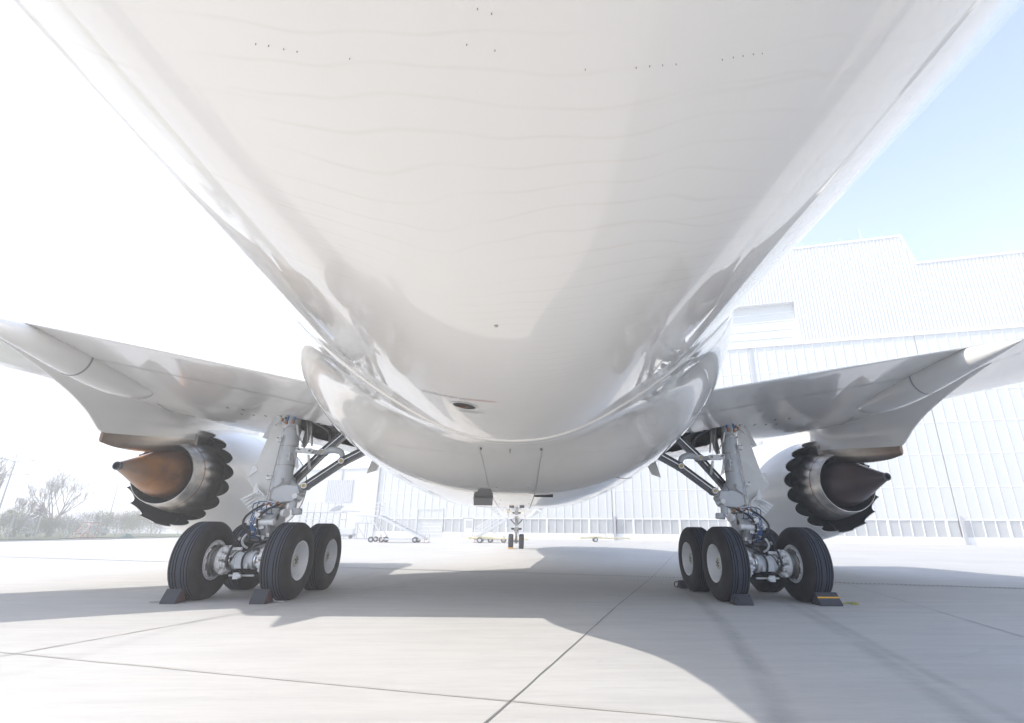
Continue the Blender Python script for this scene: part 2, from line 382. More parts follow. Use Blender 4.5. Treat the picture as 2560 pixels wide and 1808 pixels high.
# ------------------------------------------------------------------ aircraft
air = empty("airliner", (0, 0, 0), "huge white twin-engine airliner seen from under its rear belly, parked on chocks", "airplane")
ZC0, SL = 5.23, -0.0124
def fzc(Y): return ZC0 + SL * (Y + 5)
def fsec(Y):
    """half width, bottom half height, top half height, centre z"""
    zc = fzc(Y); a, bb, bt = 2.885, 2.97, 2.97
    if Y < -9.0:
        t = (-9.0 - Y) / 22.0; rise = 3.9 * t ** 1.5
        bot = zc - 2.97 + rise; top = zc + 2.97 - .55 * max(0, t - .35) ** 1.3 * 2
        a = 2.885 * math.sqrt(max(0.004, 1 - (t * .985) ** 2.2)); zc = (bot + top) / 2; bb = bt = (top - bot) / 2 * min(1, math.sqrt(max(.001, 1.0 - max(0, t - .9) * 9)))
    if Y > 20.5:
        t = (Y - 20.5) / 11.3; q = math.sqrt(max(0.0004, 1 - t ** 2.3)); a = 2.885 * q
        tip = 3.75; zt = lerp(zc, tip, t ** 2.2); bot = zt - (zt - (zc - 2.97)) * math.sqrt(max(.0004, 1 - t ** 3.0)); top = zt + (zc + 2.97 - zt) * math.sqrt(max(.0004, 1 - t ** 1.9))
        zc = zt; bb = zt - bot; bt = top - zt
    return a, bb, bt, zc
def hull_z(x, Y):
    a, bb, bt, zc = fsec(Y); return zc - bb * math.sqrt(max(0, 1 - (x / a) ** 2))
ys = [-31 + .5 * i for i in range(48)] + [-7 + .4 * i for i in range(68)] + [20.2 + .3 * i for i in range(38)] + [31.6, 31.75]
rows = []
for Y in ys:
    a, bb, bt, zc = fsec(Y)
    rows.append([(a * math.sin(t), Y, zc - (bb if math.cos(t) > 0 else bt) * math.cos(t)) for t in [2 * math.pi * k / 120 for k in range(120)]])
m = MB(); m.grid(rows, closed=True); m.add(rows[0], [tuple(range(120))]); m.add(rows[-1], [tuple(range(119, -1, -1))])
fus = m.build("fuselage", M_fus, air, smooth=60)
# teal band on the forward sides
m = MB()
for s in (-1, 1):
    rr = []
    for Y in [7 + .5 * i for i in range(37)]:
        a, bb, bt, zc = fsec(Y); rr.append([(s * (a + .006) * math.sin(t), Y, zc - (bb + .006) * math.cos(t)) for t in [R(58 + 4 * k) for k in range(14)]])
    m.grid(rr)
m.build("livery_band", M_teal, fus, smooth=60)
# belly fairing -------------------------------------------------------------
W_ = [(-7, 2.95), (-5.4, 3.10), (-4.3, 3.26), (-3, 3.35), (-2, 3.37), (0, 3.36), (3, 3.34), (6, 3.3), (9, 3.2), (12, 3.05), (16, 2.9), (20, 2.8)]
ZB_ = [(-7, 2.26), (-5.4, 2.20), (-4.3, 2.06), (-3, 1.965), (-2, 1.92), (0, 1.865), (3, 1.825), (4.5, 1.865), (6, 1.935), (9, 2.08), (12, 2.25), (16, 2.5), (20, 2.8)]
N_ = [(-7, 2.0), (-5.4, 2.15), (-3, 2.6), (0, 3.0), (3, 3.0), (9, 2.7), (14, 2.3), (20, 2.0)]
SEAM_ = [(0, -4.78), (12, -4.82), (22, -5.0), (32, -5.35), (45, -5.6), (60, -5.55), (80, -5.2), (120, -4.4)]
YS_ = [(0, -4.9), (12, -4.95), (22, -5.2), (32, -5.6), (45, -6.0), (60, -6.2), (80, -6.2), (120, -6.0)]
OLD_ = [(0, -4.78), (12, -4.82), (22, -5.0), (32, -5.35), (45, -5.6), (60, -5.55), (80, -5.2), (120, -4.4)]
def fair_r(ph, Y):
    """polar radius of the fairing about (0, 4.6); ph in degrees from straight down"""
    t = R(abs(ph)); sx, sz = math.sin(t), -math.cos(t)
    a, b, _, zc = fsec(Y); oz = 4.6 - zc      # fuselage ellipse
    A = (sx / a) ** 2 + (sz / b) ** 2; B = 2 * oz * sz / b / b; Cc = oz * oz / b / b - 1
    rf = (-B + math.sqrt(max(0, B * B - 4 * A * Cc))) / (2 * A)
    w_, zb, n_ = interps(Y, W_), interps(Y, ZB_), interps(Y, N_); h = 4.6 - zb
    rs = ((abs(sx) / w_) ** n_ + (abs(sz) / h) ** n_) ** (-1 / n_)
    y0 = interps(abs(ph), YS_); bl = sm((Y - y0 + .10) / interp(abs(ph), [(0, 4.2), (45, 3.4), (80, 2.7), (118, 2.6)]))
    o_ = lerp(-.02, .014, min(1, max(0, (Y - y0) / .07)))
    return rf + o_ + (rs - rf) * bl if rs > rf else rf + o_ * (1 - bl) - .15 * bl
PH = [-118 + 2 * k for k in range(119)]
def fpt(ph, Y, off=0):
    r = fair_r(ph, Y) + off; return (r * math.sin(R(ph)), Y, 4.6 - r * math.cos(R(ph)))
rows = []
NT = 90
for i in range(NT + 1):
    row = []
    for ph in PH:
        y0 = interps(abs(ph), YS_); u = i / NT; u = u * .06 + .94 * u * u
        row.append(fpt(ph, y0 + (18.5 - y0) * u))
    rows.append(row)
m = MB(); m.grid(rows)
fair = m.build("belly_fairing", M_fair, air, smooth=60)
# the fairing's rubber edge and its second step line
def fline(name, pts, wd, mt, par, off=.004):
    """pts: list of (ph, Y)"""
    mb = MB(); rr = []
    for i, (ph, Y) in enumerate(pts):
        a, b = pts[max(i - 1, 0)], pts[min(i + 1, len(pts) - 1)]
        pa, pb = Vector(fpt(*a)), Vector(fpt(*b)); d = (pb - pa).normalized(); c0 = Vector(fpt(ph, Y, off)); nrm = Vector((math.sin(R(ph)), 0, -math.cos(R(ph)))); sd_ = d.cross(nrm).normalized()
        rr.append([c0 - sd_ * wd / 2, c0 + sd_ * wd / 2])
    mb.grid(rr); return mb.build(name, mt, par, smooth=60)
edge = [(ph, interps(abs(ph), SEAM_) + .05) for ph in range(-84, 85, 2)]
fline("edge_seal", edge, .010, M_frame, fair, off=.006)
fline("panel_seam", [(ph, Y + .36 - .0006 * abs(ph)) for ph, Y in edge if abs(ph) > 11.5 and ph < 0], .006, M_seam, fair)
fline("panel_seam", [(ph, Y + .36 - .0006 * abs(ph)) for ph, Y in edge if abs(ph) > 11.5 and ph > 0], .006, M_seam, fair)
def px2ph(x, Y):   # angle whose surface point has this x
    lo, hi = -60, 60
    for _ in range(30):
        mid = (lo + hi) / 2
        if fpt(mid, Y)[0] < x: lo = mid
        else: hi = mid
    return lo
def xline(x0, x1, y0, y1, wd=.012, mt=None, name="panel_seam", n=24):
    fline(name, [(px2ph(lerp(x0, x1, k / n), lerp(y0, y1, k / n)), lerp(y0, y1, k / n)) for k in range(n + 1)], wd, mt or M_seaml, fair)
xline(-.40, -.40, -4.4, 4.0, .007); xline(.42, .42, -4.4, 4.0, .012)
xline(-.40, -3.0, -3.9, -3.5, .006); xline(.42, 3.0, -3.9, -3.5, .006)
xline(-2.9, -.9, -1.4, -1.3, .006); xline(-.38, .40, -1.7, -1.7, .006); xline(.46, 2.6, -.6, -.5, .008)
xline(1.75, 2.35, -2.4, -1.0, .014, mat("red_brown_seam", (.22, .05, .04), .6)); xline(-1.6, -.9, -2.6, -1.5, .006)
xline(-.36, .38, -.4, -.4, .02, M_frame, n=8)
for x, Y in [(-.27, -1.9), (.29, -1.9), (-.29, -1.35), (.33, -1.33), (.0, -1.4), (-.5, -1.9), (-.27, .2), (-.33, 1.3), (.36, 1.0), (-.2, 2.0), (.55, -1.6)]:
    ph = px2ph(x, Y); p = Vector(fpt(ph, Y)); mb = MB(); mb.lathe([(-.003, .0005), (-.005, .010), (.004, .012)], p, (0, 0, 1), 10); mb.build("fastener", M_seam, fair)
mb = MB(); mb.box((0, -4.40, hull_z(0, -4.4) - .055), (.008, .07, .05)); mb.build("drain_mast", M_seam, fair)
for x in (-.38, .40):
    mb = MB(); mb.box((x, -4.3, fpt(px2ph(x, -4.3), -4.3)[2] - .008), (.012, .09, .02)); mb.build("drain_mast", M_seam, fair)
# open outlet door on the left, narrow outlet slot on the right
z1 = fpt(px2ph(-.6, -.64), -.64)[2]
rows = []
for k in range(9):
    Y = lerp(-1.75, -.64, k / 8); xa = lerp(-.375, -.39, k / 8); xb = lerp(-.58, -.78, k / 8); rows.append([(x, Y, fpt(px2ph(x, Y), Y, .006)[2] - .004) for x in (xa, lerp(xa, xb, .5), xb)])
mb = MB(); mb.grid(rows); ofl = mb.build("outlet_door", M_flap, fair, smooth=60)
mb = MB(); mb.prism([(-.39, -.64, z1 - .004), (-.78, -.64, z1 - .004), (-.77, -.60, z1 - .17), (-.40, -.60, z1 - .17)], (0, .02, 0)); mb.build("door_leaf", M_flap, ofl, smooth=0)
for k in range(5):
    mb = MB(); mb.box((-.45 - .07 * k, -.66, z1 - .02), (.010, .04, .03)); mb.build("hinge", M_seam, ofl)
mb = MB(); z3 = fpt(px2ph(.65, -.9), -.9)[2]; mb.box((.61, -.9, z3 - .006), (.36, .10, .03)); mb.build("outlet_slot", M_slot, fair, smooth=0)
# exhaust port with its lettering
def port(par):
    c0 = Vector((-.385, -6.32, hull_z(-.385, -6.32))); nrm = Vector((-.135, 0, -1)).normalized()
    mb = MB(); mb.lathe([(-.004, .108), (.006, .108), (.006, .098), (-.10, .092)], c0, nrm, 40); o = mb.build("exhaust_port", M_steel, par)
    mb = MB(); mb.lathe([(.0035, .0005), (.0035, .098)], c0, nrm, 40); mb.build("port_mouth", M_dark, o)
    mb = MB(); mb.lathe([(.003, .108), (.003, .122)], c0, nrm, 40); mb.build("port_ring", M_frame, o)
    mb = MB(); mb.box(c0 + nrm * .006 + Vector((.0, .03, 0)), (.12, .022, .003)); mb.build("inner_duct_edge", M_copper, o)
port(fus)
def hull_text(txt, x0, y0, size, mt, ang=0, name="lettering"):
    cu = bpy.data.curves.new(name, 'FONT'); cu.body = txt; cu.size = size; cu.align_x = 'LEFT'; cu.space_character = 1.1; cu.offset = .0008
    o = bpy.data.objects.new("tmp", cu); COL.objects.link(o)
    dg = bpy.context.evaluated_depsgraph_get(); me = bpy.data.meshes.new_from_object(o.evaluated_get(dg)); bpy.data.objects.remove(o)
    ca, sa = math.cos(ang), math.sin(ang)
    for v in me.vertices:
        u_, v_ = v.co.x * ca - v.co.y * sa, v.co.x * sa + v.co.y * ca
        x = x0 - u_; y = y0 + v_; v.co = (x, y, hull_z(x, y) - .004)
    me.materials.clear(); me.materials.append(mt)
    ob = bpy.data.objects.new(name, me); COL.objects.link(ob); put(ob, fus)
hull_text("WARNING", -.085, -6.575, .047, M_red, -.03)
hull_text("HOT", -.305, -6.572, .047, M_grey, .0)
hull_text("AIR", -.42, -6.570, .047, M_grey, .02)
hull_text("EXHAUST", -.515, -6.564, .047, M_grey, .05)
hull_text("WARNING", -.285, -6.10, .034, M_grey, -.03)
for k in range(3):
    mb = MB(); y = -6.12 - .018 * k
    mb.grid([[(x, y - .003, hull_z(x, y) - .004), (x, y + .003, hull_z(x, y) - .004)] for x in [-.22 - .018 * j for j in range(14)]]); mb.build("small_print_line", M_seaml, fus, smooth=0)
mb = MB(); mb.lathe([(-.004, .0005), (-.006, .009), (.004, .013)], (-.02, -8.14, hull_z(0, -8.14) - .002), (0, 0, 1), 14); mb.build("drain_fitting", M_cap, fus)
for x, y in [(-0.564, -9.646), (-0.53, -9.648), (-0.492, -9.647), (-0.458, -9.647), (-0.324, -9.65), (-0.024, -9.714), (0.043, -9.703), (0.008, -9.796), (0.039, -9.787), (0.27, -9.656), (0.402, -9.655), (0.437, -9.657), (0.471, -9.657), (0.507, -9.656), (0.632, -9.655), (0.661, -9.657), (0.688, -9.657), (0.716, -9.658), (0.742, -9.656)]:
    r_ = .0012
    mb = MB(); mb.lathe([(-.001, .0003), (-.002, r_), (.003, r_)], (x, y, hull_z(x, y)), (0, 0, 1), 6); mb.build("rivet_spot", M_grey, fus)
# tail surfaces (they throw shadow and close the shape from other viewpoints)
def slab_wing(name, secs, mt, par, mirror=1):
    """secs: (x, z, yLE, yTE, thick) vertical=False"""
    mb = MB(); rows = []
    for x, z, yl, yt, th in secs:
        row = []
        for k in range(24):
            t = 2 * math.pi * k / 24; u = (1 - math.cos(t)) / 2; row.append((x, lerp(yl, yt, u), z + math.sin(t) * th / 2 * (1 - u * .55)))
        rows.append(row)
    mb.grid(rows, closed=True); mb.add(rows[-1], [tuple(range(24))]); return mb.build(name, mt, par, smooth=50, mirror=mirror)
for s in (1, -1):
    slab_wing("horizontal_stabilizer", [(.6, 6.3, -22.2, -28.5, .6), (9.9, 7.3, -28.6, -31, .2)], M_nac, air, s)
mb = MB(); rows = []
for z, yl, yt, th in ((7.4, -18, -28.5, .7), (17, -27.5, -31.3, .25)):
    rows.append([((math.sin(2 * math.pi * k / 24)) * th / 2, lerp(yl, yt, (1 - math.cos(2 * math.pi * k / 24)) / 2), z) for k in range(24)])
mb.grid(rows, closed=True); mb.add(rows[-1], [tuple(range(24))]); mb.build("tail_fin", M_teal, air, smooth=50)

# ------------------------------------------------------------------ wings
LE_Y = [(2.0, 8.9), (4.33, 7.06), (12, 2.45), (22, -3.6), (28, -7.6), (31, -11.2)]
TE_Y = [(2.0, -2.9), (9.35, -2.75), (9.6, -2.75), (10.3, -1.95), (12, -2.75), (14, -3.8), (22, -7.2), (28, -10.0), (31, -11.9)]
TE_Z = [(2.0, 3.24), (3.5, 3.54), (8.7, 4.56), (10, 4.76), (14, 5.35), (22, 6.45), (28, 7.0), (31, 7.6)]
LE_Z = [(2.0, 3.55), (4.3, 3.95), (8, 4.38), (11, 4.82), (13.2, 5.22), (22, 6.35), (28, 7.15), (31, 7.7)]
def wcoef(X): return interp(X, LE_Y), interp(X, TE_Y), interps(X, LE_Z), interps(X, TE_Z)
def low_f(u): return (math.sin(math.pi * u ** .62) ** .9) if 0 < u < 1 else 0
def wing_low(X, Y):
    yl, yt, zl, zt = wcoef(X); u = (yl - Y) / (yl - yt); u = max(0, min(1, u)); ch = yl - yt
    return lerp(zl, zt, u) - (.060 - .018 * sm((X - 8.5) / 4)) * ch * low_f(u)
def wing_up(X, u):
    yl, yt, zl, zt = wcoef(X); ch = yl - yt
    return lerp(zl, zt, u) + .072 * ch * (math.sin(math.pi * u ** .55) ** .85 if 0 < u < 1 else 0) + .018 * (1 if u > .02 else 0)
def bay_hole(X, Y): return 3.15 < X < 5.12 and -.12 < Y < 2.1
XS = [2.0, 2.6] + [3.15 + .197 * i for i in range(11)] + [5.5, 6, 6.6, 7.2, 7.8, 8.4, 9.0, 9.6, 10.2, 11, 12, 13, 14, 16, 18, 20, 22, 25, 28, 30, 31]
NC = 70
def wing(s):
    mb = MB(); lo = []; up = []
    for X in XS:
        yl, yt, zl, zt = wcoef(X); rl = []; ru = []
        for k in range(NC + 1):
            u = k / NC; u = u * .4 + .6 * (1 - math.cos(math.pi * u)) / 2; Y = lerp(yl, yt, u)
            rl.append((X, Y, wing_low(X, Y))); ru.append((X, Y, wing_up(X, u)))
        lo.append(rl); up.append(ru)
    def skip(i, k):
        a = lo[i][k]; b = lo[i + 1][k + 1]; return bay_hole((a[0] + b[0]) / 2, (a[1] + b[1]) / 2)
    mb.grid(lo, skip=skip); mb.grid(up)
    mb.grid([[lo[i][-1], up[i][-1]] for i in range(len(XS))])
    mb.add(lo[-1] + up[-1][::-1], [tuple(range(2 * (NC + 1)))])
    wg = mb.build("wing", M_wing, air, smooth=35, mirror=s, fixn=False)
    import bmesh
    bm = bmesh.new(); bm.from_mesh(wg.data); bmesh.ops.remove_doubles(bm, verts=bm.verts, dist=.0005); bmesh.ops.recalc_face_normals(bm, faces=bm.faces); bm.to_mesh(wg.data); bm.free()
    def wline(pts, wd, mt, name="panel_seam"):
        mb = MB(); Q = []
        for (x0, y0), (x1, y1) in zip(pts, pts[1:]):
            n = max(2, int(math.hypot(x1 - x0, y1 - y0) / .2))
            for k in range(n): Q.append((lerp(x0, x1, k / n), lerp(y0, y1, k / n)))
        Q.append(pts[-1]); rr = []
        for i, (x, y) in enumerate(Q):
            a, b = Q[max(i - 1, 0)], Q[min(i + 1, len(Q) - 1)]; dx, dy = b[0] - a[0], b[1] - a[1]; L = math.hypot(dx, dy); nx, ny = -dy / L * wd / 2, dx / L * wd / 2
            rr.append([(x + nx, y + ny, wing_low(x + nx, y + ny) - .005), (x - nx, y - ny, wing_low(x - nx, y - ny) - .005)])
        mb.grid(rr); mb.build(name, mt, wg, smooth=60, mirror=s)
    wline([(3.3, -1.55), (9.6, -1.62)], .022, M_seaml); wline([(9.6, -1.62), (14, -2.9), (22, -6.1)], .02, M_seaml)
    wline([(5.2, -.2), (7.2, .3), (8.6, 3.9)], .008, M_seaml); wline([(8.7, 1.2), (9.4, 2.9)], .03, M_seam)
    wline([(12, -3.4), (12, 1.9)], .006, M_seaml); wline([(5.15, -.1), (5.15, 2.4)], .012, M_seam); wline([(4.6, 6.3), (12, 1.85)], .012, M_seaml)
    wline([(3.4, -.16), (5.12, -.16)], .02, M_frame, "bay_lip")
    for x, y in ((5.6, .3), (5.95, .45), (6.3, .6), (6.0, .1), (6.4, .2), (5.3, .6)):
        mb = MB(); mb.box((x, y, wing_low(x, y) - .003), (.03, .09, .01)); mb.build("access_slot", M_seam, wg, mirror=s)
    # wheel bay seen through the gap in the lower skin
    mb = MB(); a = (3.1, -.16); b = (5.2, 2.15); zt = 4.35
    mb.add([(a[0], a[1], 3.3), (b[0], a[1], 3.6), (b[0], b[1], 3.6), (a[0], b[1], 3.3), (a[0], a[1], zt), (b[0], a[1], zt), (b[0], b[1], zt), (a[0], b[1], zt)], [(4, 5, 6, 7), (1, 5, 4, 0), (1, 2, 6, 5), (2, 3, 7, 6), (3, 0, 4, 7)])
    bay = mb.build("wheel_bay", M_bay, wg, smooth=0, mirror=s)
    for Y in (.55, 1.2, 1.8):
        mb = MB(); z = 3.72; mb.prism([(3.15, Y, 4.3), (5.15, Y, 4.3), (5.15, Y, 3.75), (4.7, Y, 3.72), (4.35, Y, 3.42), (3.9, Y, 3.32), (3.15, Y, 3.4)], (0, .05, 0)); mb.build("bay_rib", M_bay, wg, smooth=0, mirror=s)
    mb = MB(); mb.tube([(4.63, .35, 3.6), (4.29, .35, 3.42), (4.12, .3, 3.27), (4.08, .3, 2.95)], .045, 8, smooth=3); mb.tube([(4.35, .15, 3.55), (4.0, .2, 3.35), (3.75, .25, 3.2)], .03, 8, smooth=3)
    mb.tube([(4.9, .2, 3.75), (4.6, .3, 3.68), (4.2, .1, 3.5), (3.8, .1, 3.25)], .02, 6, smooth=3); mb.build("bay_pipe", M_black, wg, mirror=s)
    mb = MB(); rn = random.Random(9)
    for k in range(26):
        x = rn.uniform(3.6, 5.0); y = rn.uniform(.0, .5); mb.box((x, y, rn.uniform(3.55, 4.0) - .25 * (5 - x) * .7), (rn.uniform(.04, .16), rn.uniform(.04, .12), rn.uniform(.04, .14)))
    mb.build("bay_equipment", M_steel, wg, smooth=0, mirror=s)
    # flap track fairings (canoes)
    def canoe(X, y0, y1, zc, ry, rz, seam):
        mb = MB(); rows = []; n = 40
        for i in range(n + 1):
            t = i / n; Y = lerp(y0, y1, t); q = math.sin(math.pi * min(1, t / 1.0) ** .62) ** .8 if 0 < t < 1 else 0.004
            q = max(q, .004); z = interps(t, zc)
            rows.append([(X + ry * q * math.sin(a), Y, z - rz * q * math.cos(a)) for a in [2 * math.pi * k / 28 for k in range(28)]])
        mb.grid(rows, closed=True); mb.add(rows[-1], [tuple(range(28))])
        cn = mb.build("flap_track_fairing", M_wing, wg, smooth=60, mirror=s)
        mb = MB(); t = (seam - y0) / (y1 - y0); q = math.sin(math.pi * t ** .62) ** .8; z = interps(t, zc)
        mb.grid([[(X + (ry * q + .004) * math.sin(a), seam + dy, z - (rz * q + .004) * math.cos(a)) for a in [2 * math.pi * k / 28 for k in range(28)]] for dy in (-.02, .02)], closed=True)
        mb.build("fairing_joint", M_seaml, cn, smooth=60, mirror=s)
        return cn
    canoe(8.25, .35, -3.65, [(0, 4.13), (.35, 4.21), (.7, 4.27), (1, 4.26)], .34, .38, -1.66)
    for X in (14.2, 19.0):
        yt = interp(X, TE_Y); z = interps(X, TE_Z); canoe(X, yt + 2.6, yt - 1.5, [(0, wing_low(X, yt + 2.6) + .03), (.5, z - .22), (1, z - .05)], .24, .28, yt + .6)
    # thin leading-edge flap end hanging below the wing root
    mb = MB(); mb.prism([(4.42, 6.0, 3.62), (4.66, 6.0, 3.10), (4.97, 6.0, 3.0), (4.80, 6.0, 3.62)], (0, .04, 0)); mb.build("leading_edge_flap_end", M_wing, wg, smooth=0, mirror=s)
    return wg
WG = {s: wing(s) for s in (-1, 1)}

# ------------------------------------------------------------------ engines
EX, EZ = 9.75, 2.66
def engine(s):
    c = (EX, 0, EZ); ax = (0, 1, 0)
    mb = MB(); prof = [(4.42, 1.43), (4.7, 1.50), (5.3, 1.62), (6.0, 1.72), (6.8, 1.79), (7.6, 1.81), (8.3, 1.78), (8.8, 1.70), (9.1, 1.58), (9.2, 1.48), (9.1, 1.40), (8.6, 1.38), (7.8, 1.42), (7.0, 1.42)]
    mb.lathe(prof, c, ax, 96)
    eng = mb.build("engine", M_nac, air, smooth=50, mirror=s)
    mb = MB(); mb.lathe([(8.85, 1.70), (9.1, 1.595), (9.21, 1.48), (9.1, 1.395), (8.8, 1.375)], (c[0], .006, c[2]), ax, 96); mb.build("inlet_lip", M_chrome, eng, mirror=s)
    mb = MB(); mb.lathe([(7.1, .25), (7.1, 1.42)], c, ax, 48); mb.build("fan_face", M_dark, eng, mirror=s)
    for Y in (6.1, 7.7):
        mb = MB(); r0 = interps(Y, [(p[0], p[1]) for p in prof[:8]]); mb.lathe([(Y - .006, r0 + .004), (Y + .006, r0 + .004)], c, ax, 96); mb.build("cowl_seam", M_seaml, eng, mirror=s)
    # chevron nozzle
    NCV = 18; per = 14; outer = []; inner = []; n = NCV * per
    prof_o = [(4.46, 1.437), (4.42, 1.43), (4.36, 1.418)]
    def tipY(k):
        t = (k % per) / per; return 4.03 + .31 * (math.sin(math.pi * t) ** .72)
    rows = [[], [], [], [], [], []]
    for k in range(n):
        a = 2 * math.pi * (k + .25 * per) / n; ty = tipY(k)
        ro = lambda y_: 1.372 + (y_ - 4.0) * .145
        for j, (Y, r) in enumerate([(4.5, ro(4.5)), (4.43, ro(4.43)), (lerp(4.40, ty, .5), ro(lerp(4.40, ty, .5))), (ty, ro(ty)), (ty + .001, ro(ty) - .020), (4.55, 1.41)]):
            rows[j].append((EX + r * math.sin(a), Y, EZ + r * math.cos(a)))
    mb = MB(); mb.grid(rows[:4], closed=True); mb.grid(rows[3:5], closed=True); mb.mat = 1; mb.grid(rows[4:], closed=True)
    fn = mb.build("fan_nozzle", [M_nac, M_liner], eng, smooth=60, mirror=s)
    mb = MB(); mb.lathe([(4.55, 1.41), (5.0, 1.46), (5.6, 1.52), (6.4, 1.5)], c, ax, 96); mb.build("duct_liner", M_liner, fn, mirror=s)
    mb = MB(); mb.lathe([(4.55, 1.045), (4.60, 1.058), (4.9, 1.10), (5.4, 1.16), (6.4, 1.1)], c, ax, 96); mb.build("inner_duct_liner", M_olive, fn, mirror=s)
    mb = MB(); mb.prism([(EX - .035, 4.25, EZ - 1.40), (EX - .035, 6, EZ - 1.45), (EX - .035, 6, EZ - 1.1), (EX - .035, 4.6, EZ - 1.1)], (.07, 0, 0)); mb.build("bifurcation", M_liner, fn, smooth=0, mirror=s)
    # core cowl and nozzle lip
    mb = MB(); mb.lathe([(5.0, 1.05), (4.7, 1.05), (4.4, 1.03), (4.1, .985), (3.9, .945), (3.78, .918)], c, ax, 96)
    core = mb.build("core_cowl", M_noz, eng, smooth=60, mirror=s)
    mb = MB(); mb.lathe([(3.775, .925), (3.77, .915)], c, ax, 96); mb.lathe([(3.765, .922), (3.60, .885), (3.42, .838), (3.42, .822), (3.7, .835), (4.3, .86)], c, ax, 96); mb.build("nozzle_lip", M_noz, core, smooth=50, mirror=s)
    mb = MB(); mb.lathe([(3.79, .93), (3.76, .924)], c, ax, 96); mb.build("lip_band", M_copper, core, mirror=s)
    mb = MB(); mb.lathe([(3.5, .818), (4.4, .80), (4.4, .3)], c, ax, 64); mb.build("turbine_cavity", M_dark, core, mirror=s)
    mb = MB(); mb.lathe([(4.2, .60), (3.75, .665), (3.5, .66), (3.2, .585), (2.8, .44), (2.4, .285), (2.1, .175), (1.93, .115), (1.84, .10)], c, ax, 64)
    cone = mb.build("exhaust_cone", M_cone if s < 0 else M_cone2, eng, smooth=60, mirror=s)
    mb = MB(); mb.lathe([(1.93, .112), (1.83, .104), (1.83, .078), (1.93, .07), (1.93, .0005)], c, ax, 32); mb.build("vent_tube", M_black, cone, smooth=40, mirror=s)
    mb = MB(); mb.lathe([(3.66, .669), (3.62, .672), (3.58, .669)], c, ax, 64); mb.build("cone_band", M_black, cone, smooth=40, mirror=s)
    # pylon with its swept-up aft fairing
    prof = [(4.3, 3.72), (3.2, 3.58), (2.0, 3.44), (1.1, 3.34), (.95, 3.46), (.62, 3.72), (.15, 3.98), (-.4, 4.20), (-1.0, 4.40), (-1.7, 4.62), (-1.7, 4.75), (4.5, 4.75), (7.6, 4.62), (8.3, 4.35), (8.5, 4.25), (7.6, 4.2), (6.2, 4.1), (5.2, 4.02), (4.6, 3.98)]
    RE = [(-1.7, 4.60), (-1.0, 4.40), (-.4, 4.20), (.15, 3.98), (.62, 3.72), (.95, 3.46), (1.1, 3.34)]
    def halfw(Y, z):
        yr = interp(-z, [(-b_, a_) for a_, b_ in RE][0:7]) if z > 3.34 else 1.1
        d = max(0, Y - yr); k = max(0, 1 - max(0, wing_low(EX, min(Y, 4.6)) - z) / .6)
        hw = .018 + .34 * (1 - math.exp(-d / 1.5)) + .26 * k * k * min(1, d / 1.2) * (1 if Y < 4 else max(0, 1 - (Y - 4) / 2))
        return hw * (1 if Y < 7 else max(.1, 1 - (Y - 7) / 1.6))
    top = [(Y, wing_low(EX, Y) + .10 if Y < 4 else (4.62 if Y < 7.6 else 4.3)) for Y in [-1.7 + .34 * i for i in range(31)]]
    def bot(Y):
        if Y < 1.1: return interps(Y, [(-1.7, 4.60), (-1.0, 4.40), (-.4, 4.20), (.15, 3.98), (.62, 3.72), (.95, 3.46), (1.1, 3.34)])
        return interps(Y, [(1.1, 3.34), (2.0, 3.44), (3.2, 3.60), (4.2, 3.72), (4.8, 3.95), (5.4, 4.05), (7.0, 4.15), (8.5, 4.25)])
    mb = MB(); NY = 60; NZ = 10; rows = []
    for i in range(NY + 1):
        Y = lerp(-1.7, 8.5, i / NY); zb = bot(Y); zt = max(zb + .02, interp(Y, top)); col = []
        for sd_ in (-1, 1):
            for k in range(NZ + 1):
                kk = k if sd_ < 0 else NZ - k; z = lerp(zt, zb, kk / NZ); col.append((EX + sd_ * halfw(Y, z), Y, z))
        rows.append(col)
    mb.grid(rows, closed=True)
    py = mb.build("pylon", M_wing, eng, smooth=50, mirror=s)
    mb = MB(); rows = []
    for i in range(25):
        Y = lerp(1.16, 4.05, i / 24); zt = bot(Y) - .0; zb = interps(Y, [(1.16, 3.13), (1.6, 3.08), (2.4, 3.10), (3.2, 3.20), (4.05, 3.36)]); hw = interp(Y, [(1.16, .03), (1.5, .09), (2.2, .20), (4.05, .31)]) + .006
        rows.append([(EX - hw, Y, zt), (EX - hw * .96, Y, lerp(zt, zb, .5)), (EX - hw * .7, Y, lerp(zt, zb, .85)), (EX, Y, zb), (EX + hw * .7, Y, lerp(zt, zb, .85)), (EX + hw * .96, Y, lerp(zt, zb, .5)), (EX + hw, Y, zt)])
    mb.grid(rows); mb.add(rows[0], [tuple(range(7))])
    mb.build("heat_shield", M_heat, py, smooth=50, mirror=s)
    mb = MB(); mb.lathe([(4.02, 1.10), (4.35, 1.16), (4.62, 1.22)], c, ax, 8, a0=66, a1=114)
    rows = []
    for i in range(9):
        Y = lerp(3.95, 4.75, i / 8); rows.append([(EX - .42, Y, EZ + .86), (EX - .40, Y, EZ + 1.14), (EX - .30, Y, EZ + 1.22), (EX + .30, Y, EZ + 1.22), (EX + .40, Y, EZ + 1.14), (EX + .42, Y, EZ + .86)])
    mb = MB(); mb.grid(rows); mb.add(rows[0], [tuple(range(6))]); mb.build("pylon_collar", M_noz, py, smooth=40, mirror=s)
    return eng
ENG = {s: engine(s) for s in (-1, 1)}

